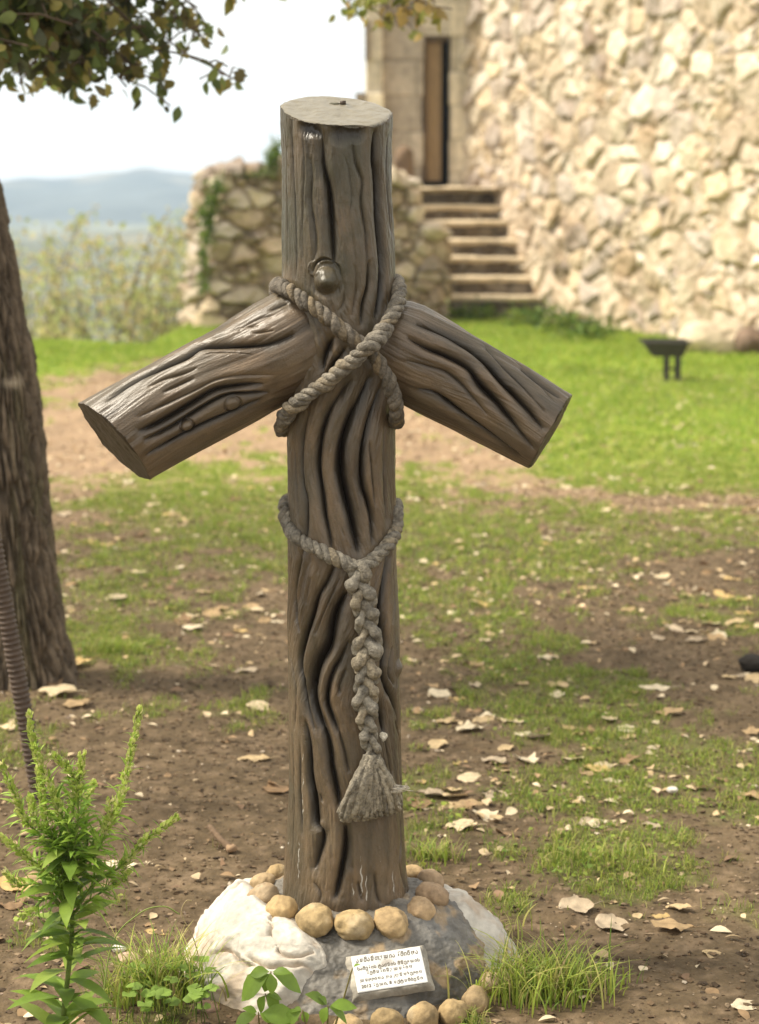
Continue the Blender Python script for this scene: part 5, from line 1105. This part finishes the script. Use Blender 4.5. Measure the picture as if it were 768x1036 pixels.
# ---- long grass tufts
def long_tuft(cx_px, cy_px, n, spread_px, hmin, hmax, seed, label, wid=.0032, dry=.12, leanm=.9):
    rr = np.random.default_rng(seed); c0 = at_z(cx_px, cy_px); m = MB(); s0 = spread_px * 3.7 / F
    for k in range(n):
        x = c0[0] + rr.normal() * s0; y_ = c0[1] + rr.normal() * s0 * .55
        if np.hypot(x - MC[0], y_ - MC[1]) < .325: continue
        z = float(ground_z(np.array([x]), np.array([y_]))[0]) - .005; h = rr.uniform(hmin, hmax); a = rr.uniform(0, 2 * np.pi); ln = rr.uniform(.25, leanm) * h; d = np.array([math.cos(a), math.sin(a), 0]); p0 = np.array([x, y_, z])
        t = np.linspace(0, 1, 8)[:, None]; q = p0 + d * ln * t ** 2 + np.array([0, 0, 1.0]) * h * (t - .42 * (ln / h) * t ** 3); wv = wid * rr.uniform(.6, 1.3) * (1 - t[:, 0] ** 2.2) + .0002; sdv = np.array([-d[1], d[0], 0]) + rr.normal(size=3) * .25; sdv /= np.linalg.norm(sdv)
        mid_ = q - np.cross(sdv, [0, 0, 1.0]) * .0006; V = np.stack([q - sdv * wv[:, None] / 2, mid_, q + sdv * wv[:, None] / 2], 1).reshape(-1, 3)
        col = np.array([.36, .29, .14]) * rr.uniform(.8, 1.3) if rr.random() < dry else GC[rr.integers(0, 5)] * rr.uniform(.9, 1.45); m.add(V, grid_faces(3, 8), col)
    return tag(m.build('grass_tuft', M_grass), label, 'grass tuft', 'tufts of long grass by the mound')
long_tuft(160, 1012, 430, 28, .06, .17, 1, 'tuft of long thin grass at the left foot of the mound')
long_tuft(530, 1005, 620, 36, .04, .145, 2, 'broad tuft of long grass at the right foot of the mound', .0036)
long_tuft(470, 945, 120, 26, .04, .09, 3, 'thin line of grass behind the right white rock')
long_tuft(590, 1000, 120, 24, .03, .09, 4, 'sprawling end of the grass to the right of the broad tuft')
long_tuft(440, 870, 160, 18, .03, .07, 5, 'low grass patch behind the cross foot at right')
long_tuft(605, 868, 240, 45, .025, .06, 6, 'fine grass patch on the dirt above the long tuft at right')
long_tuft(30, 640, 60, 26, .06, .16, 7, 'dry wispy grass stalks at the foot of the tree trunk', .003, .8)
long_tuft(110, 662, 260, 26, .03, .07, 8, 'bright grass patch just right of the tree trunk')

# ---- leafy plants
PGn = np.array([(.22, .34, .05), (.28, .41, .06), (.18, .29, .045), (.34, .45, .09)])
def rows_of_leaves(mb, path, n, s0, s1, spread, r, cols, wid=1.0, kind='lance', up=.5, t0=.05):
    idx = np.clip((np.linspace(t0, 1, n) * (len(path) - 1)).astype(int), 0, len(path) - 1); P = path[idx]; T = np.gradient(path, axis=0)[idx]; T /= np.linalg.norm(T, axis=1)[:, None]
    a = np.arange(n) * 2.4 + r.uniform(0, 6); ref = np.array([.13, .9, .2]); U = np.cross(T, ref); U /= np.linalg.norm(U, axis=1)[:, None]; W = np.cross(T, U)
    D = np.cos(a)[:, None] * U + np.sin(a)[:, None] * W; D = D + T * up + r.normal(size=(n, 3)) * .28; sz = np.linspace(s0, s1, n) * r.uniform(.75, 1.2, n)
    scatter_leaves(mb, P, D, T + .2 * r.normal(size=(n, 3)), sz, cols[r.integers(0, len(cols), n)] * r.uniform(.85, 1.2, (n, 1)), kind, wid)
r = np.random.default_rng(8); YP = 3.28
pl = empty('goldenrod_plant', tuple(at_y(62, 1075, YP))); pl.location.z = 0.0; k8 = .3255
def zp(x, y_): return (x * k8, 700 + y_ * k8)
stm = MB(); lf = MB(); bud = MB()
main = smooth_path([at_y(*q, YP) for q in [(60, 1092), (63, 1040), (69, 985), (73, 940), (70, 890), (68, 850)]], 16); main[0, 2] = -.02
tube(stm, main, np.linspace(.0052, .0030, len(main)), 8, (.22, .28, .07))
brs = [[(215, 640), (240, 500), (200, 400), (150, 280), (110, 180), (92, 70)], [(215, 660), (250, 520), (320, 440), (372, 340), (405, 200), (432, 62)], [(210, 720), (300, 590), (380, 540), (450, 460), (548, 393)], [(205, 640), (150, 480), (80, 400), (45, 320), (5, 225)],
       [(205, 660), (170, 580), (80, 510), (-10, 440)], [(212, 600), (215, 440), (235, 320), (225, 260), (170, 200)], [(215, 560), (240, 430), (245, 300), (255, 200)], [(210, 620), (180, 500), (140, 380), (120, 245)], [(215, 620), (270, 480), (262, 370), (290, 290)], [(205, 680), (130, 600), (60, 600), (20, 560)], [(210, 690), (150, 640), (100, 680), (60, 700)],
       [(210, 620), (190, 480), (120, 420), (95, 330)], [(215, 600), (290, 520), (330, 430), (345, 340)], [(208, 700), (290, 640), (350, 600), (400, 560)], [(212, 560), (190, 440), (175, 340), (160, 300)]]
YB = np.array([(.50, .58, .14), (.58, .62, .20), (.42, .54, .10), (.66, .62, .30)])
for i, b in enumerate(brs):
    dY = r.uniform(-.05, .05); pts = [at_y(*zp(*q), YP + dY * j / len(b)) for j, q in enumerate(b)]; q = smooth_path(pts, 14); ln = np.linalg.norm(np.diff(q, axis=0), axis=1).sum(); tube(stm, q, np.linspace(.0026, .0010, len(q)), 6, (.26, .34, .08))
    rows_of_leaves(lf, q, int(ln / .0040), .062, .013, 0, r, PGn * 1.3, .62, 'lance', .55, .12)
    h0 = int(len(q) * (.45 if i < 6 else .6)); qq = q[h0:]; n = int(np.linalg.norm(np.diff(qq, axis=0), axis=1).sum() / .0007) + 10; idx = r.integers(0, len(qq), n); off = r.normal(size=(n, 3)); off /= np.linalg.norm(off, axis=1)[:, None]; rad_ = (.0085 * (1 - .5 * idx / len(qq)))[:, None]
    tdir = (qq[-1] - qq[0]); tdir /= np.linalg.norm(tdir); scatter_leaves(bud, qq[idx] + off * rad_ * r.uniform(.3, 1, (n, 1)), off * .6 + tdir, off + .01, r.uniform(.007, .012, n), YB[r.integers(0, 4, n)] * r.uniform(.8, 1.2, (n, 1)), 'oval', 1.2)
rows_of_leaves(lf, main, 76, .125, .085, 0, r, PGn * .85, 1.15, 'lance', .25, .02)
rows_of_leaves(lf, main[len(main) // 2:], 50, .06, .05, 0, r, PGn * 1.1, .8, 'lance', .4, .0)
hold(stm.build('stem', M_leaf), pl); hold(lf.build('foliage', M_leaf), pl); hold(bud.build('flower_spikes', M_leaf), pl)
tag(pl, 'tall bright green plant with feathery budding spikes at the lower left', 'plant')
def sprout(px, py, h, seed, spec, label, name='leafy_sprout', Y0=None):
    rr = np.random.default_rng(seed); b0 = at_z(px, py); rt = empty(name, tuple(b0)); st = MB(); lf = MB()
    for (tx, ty, Yo, leaves) in spec:
        tip = at_y(tx, ty, b0[1] + Yo); q = smooth_path([b0, (b0 * .4 + tip * .6) + rr.normal(size=3) * .004, tip], 8); tube(st, q, np.linspace(.0024, .0013, len(q)), 6, (.28, .24, .09))
        for (lx, ly, sz, wd) in leaves:
            e = at_y(lx, ly, b0[1] + Yo + rr.uniform(-.02, .02)); d = e - tip; s_ = np.linalg.norm(d); scatter_leaves(lf, tip[None] + d * .08, d[None], (np.array([0, -.55, .85]) + .2 * rr.normal(size=3))[None], np.array([s_ * sz]), (np.array([.20, .31, .045]) * rr.uniform(.8, 1.25))[None], 'oval', wd)
    hold(st.build('stem', M_leaf), rt); hold(lf.build('foliage', M_leaf), rt); return tag(rt, label, 'plant')
z6 = lambda x, y_: (170 + x * .469, 860 + y_ * .469)
sprout(270, 1062, .1, 1, [(*z6(222, 262), -.01, [(*z6(152, 318), 1, 1.0), (*z6(205, 305), 1, 1.1), (*z6(290, 300), 1, 1.0), (*z6(262, 262), 1, .9), (*z6(175, 265), 1, .9), (*z6(225, 310), 1, 1.0)]),
                          (*z6(210, 310), -.01, [(*z6(195, 350), 1, 1.2), (*z6(240, 345), 1, 1.1), (*z6(250, 320), .9, 1)]), (*z6(195, 350), -.02, [(*z6(145, 375), 1, 1.2), (*z6(165, 340), 1, 1), (*z6(235, 370), 1, 1.2), (*z6(275, 360), 1, 1.1)])],
       'broad leaved green seedling growing in front of the left white rock')
sprout(330, 1066, .1, 2, [(*z6(345, 335), -.01, [(*z6(305, 308), 1, 1.1), (*z6(330, 315), 1, 1.1), (*z6(405, 335), 1, 1.0), (*z6(330, 372), 1, 1.3), (*z6(390, 368), 1, 1.1)]), (*z6(290, 345), -.02, [(*z6(262, 345), 1, 1.2), (*z6(300, 372), 1, 1.2), (*z6(250, 372), 1, 1.2)]), (*z6(398, 255), .0, [(*z6(410, 245), 1, .5)])],
       'broad leaved seedling in front of the mound, below the plaque')
rr = np.random.default_rng(6); b0 = at_z(175, 1035); rt = empty('clover', tuple(b0)); st = MB(); lf = MB()
for k in range(34):
    tp = at_z(rr.uniform(128, 215), rr.uniform(1000, 1040), .0) + np.array([0, -.01, rr.uniform(.03, .075)])
    if k < 3: tp = at_y(*[(203, 1003), (214, 1000), (196, 1011)][k], b0[1] - .02)
    tube(st, smooth_path([[tp[0] + rr.normal() * .01, tp[1] + .02, -.003], tp], 4)if False else np.array([[tp[0] + rr.normal() * .01, tp[1] + .02, -.003], (tp + [0, .01, -.01]), tp]), .0009, 5, (.2, .28, .07))
    for j in range(3):
        a = j * 2.09 + rr.uniform(0, 2); scatter_leaves(lf, tp[None], np.array([[math.cos(a), math.sin(a), .1]]), np.array([[0, -.35, 1.0]]), np.array([rr.uniform(.014, .021)]), (np.array([.22, .33, .06]) * rr.uniform(.8, 1.25))[None], 'oval', 2.1)
hold(st.build('stem', M_leaf), rt); hold(lf.build('foliage', M_leaf), rt); tag(rt, 'clover with small round leaves among the grass left of the mound', 'clover')
# arching dry stalks by the white rock
m = MB(); tube(m, smooth_path([at_y(205, 985, 3.62), at_y(196, 950, 3.6), at_y(184, 925, 3.6), at_y(188, 912, 3.6), at_y(194, 911, 3.6)], 8), .0011, 5, (.45, .36, .2)); tag(m.build('grass_stalk', M_grass), 'dry hooked straw coloured stalk standing against the left white rock', 'stalk'); m = MB(); tube(m, smooth_path([at_y(100, 1060, 3.4), at_y(112, 960, 3.45), at_y(140, 925, 3.45), at_y(165, 917, 3.45), at_y(182, 925, 3.45)], 8), .0014, 5, (.30, .36, .10))
tag(m.build('grass_stalk', M_grass), 'long green grass blade arching between the tall plant and the white rock', 'grass blade')

# ================================================================== HAZE
HZ = True
if HZ:
    m = MB(); box(m, (-1480, -38, -50), (1480, 1695, 60)); M_hz = bpy.data.materials.new('haze_air'); M_hz.use_nodes = True; t = M_hz.node_tree; t.nodes.remove(t.nodes['Principled BSDF'])
    pv = t.nodes.new('ShaderNodeVolumePrincipled'); pv.inputs['Color'].default_value = (.60, .77, 1.0, 1); pv.inputs['Density'].default_value = .00056; pv.inputs['Anisotropy'].default_value = .2
    t.links.new(pv.outputs[0], t.nodes['Material Output'].inputs['Volume']); hz = m.build('haze', M_hz, smooth=False); tag(hz, 'thin pale air that fades the valley and mountains', 'haze', kind='stuff')
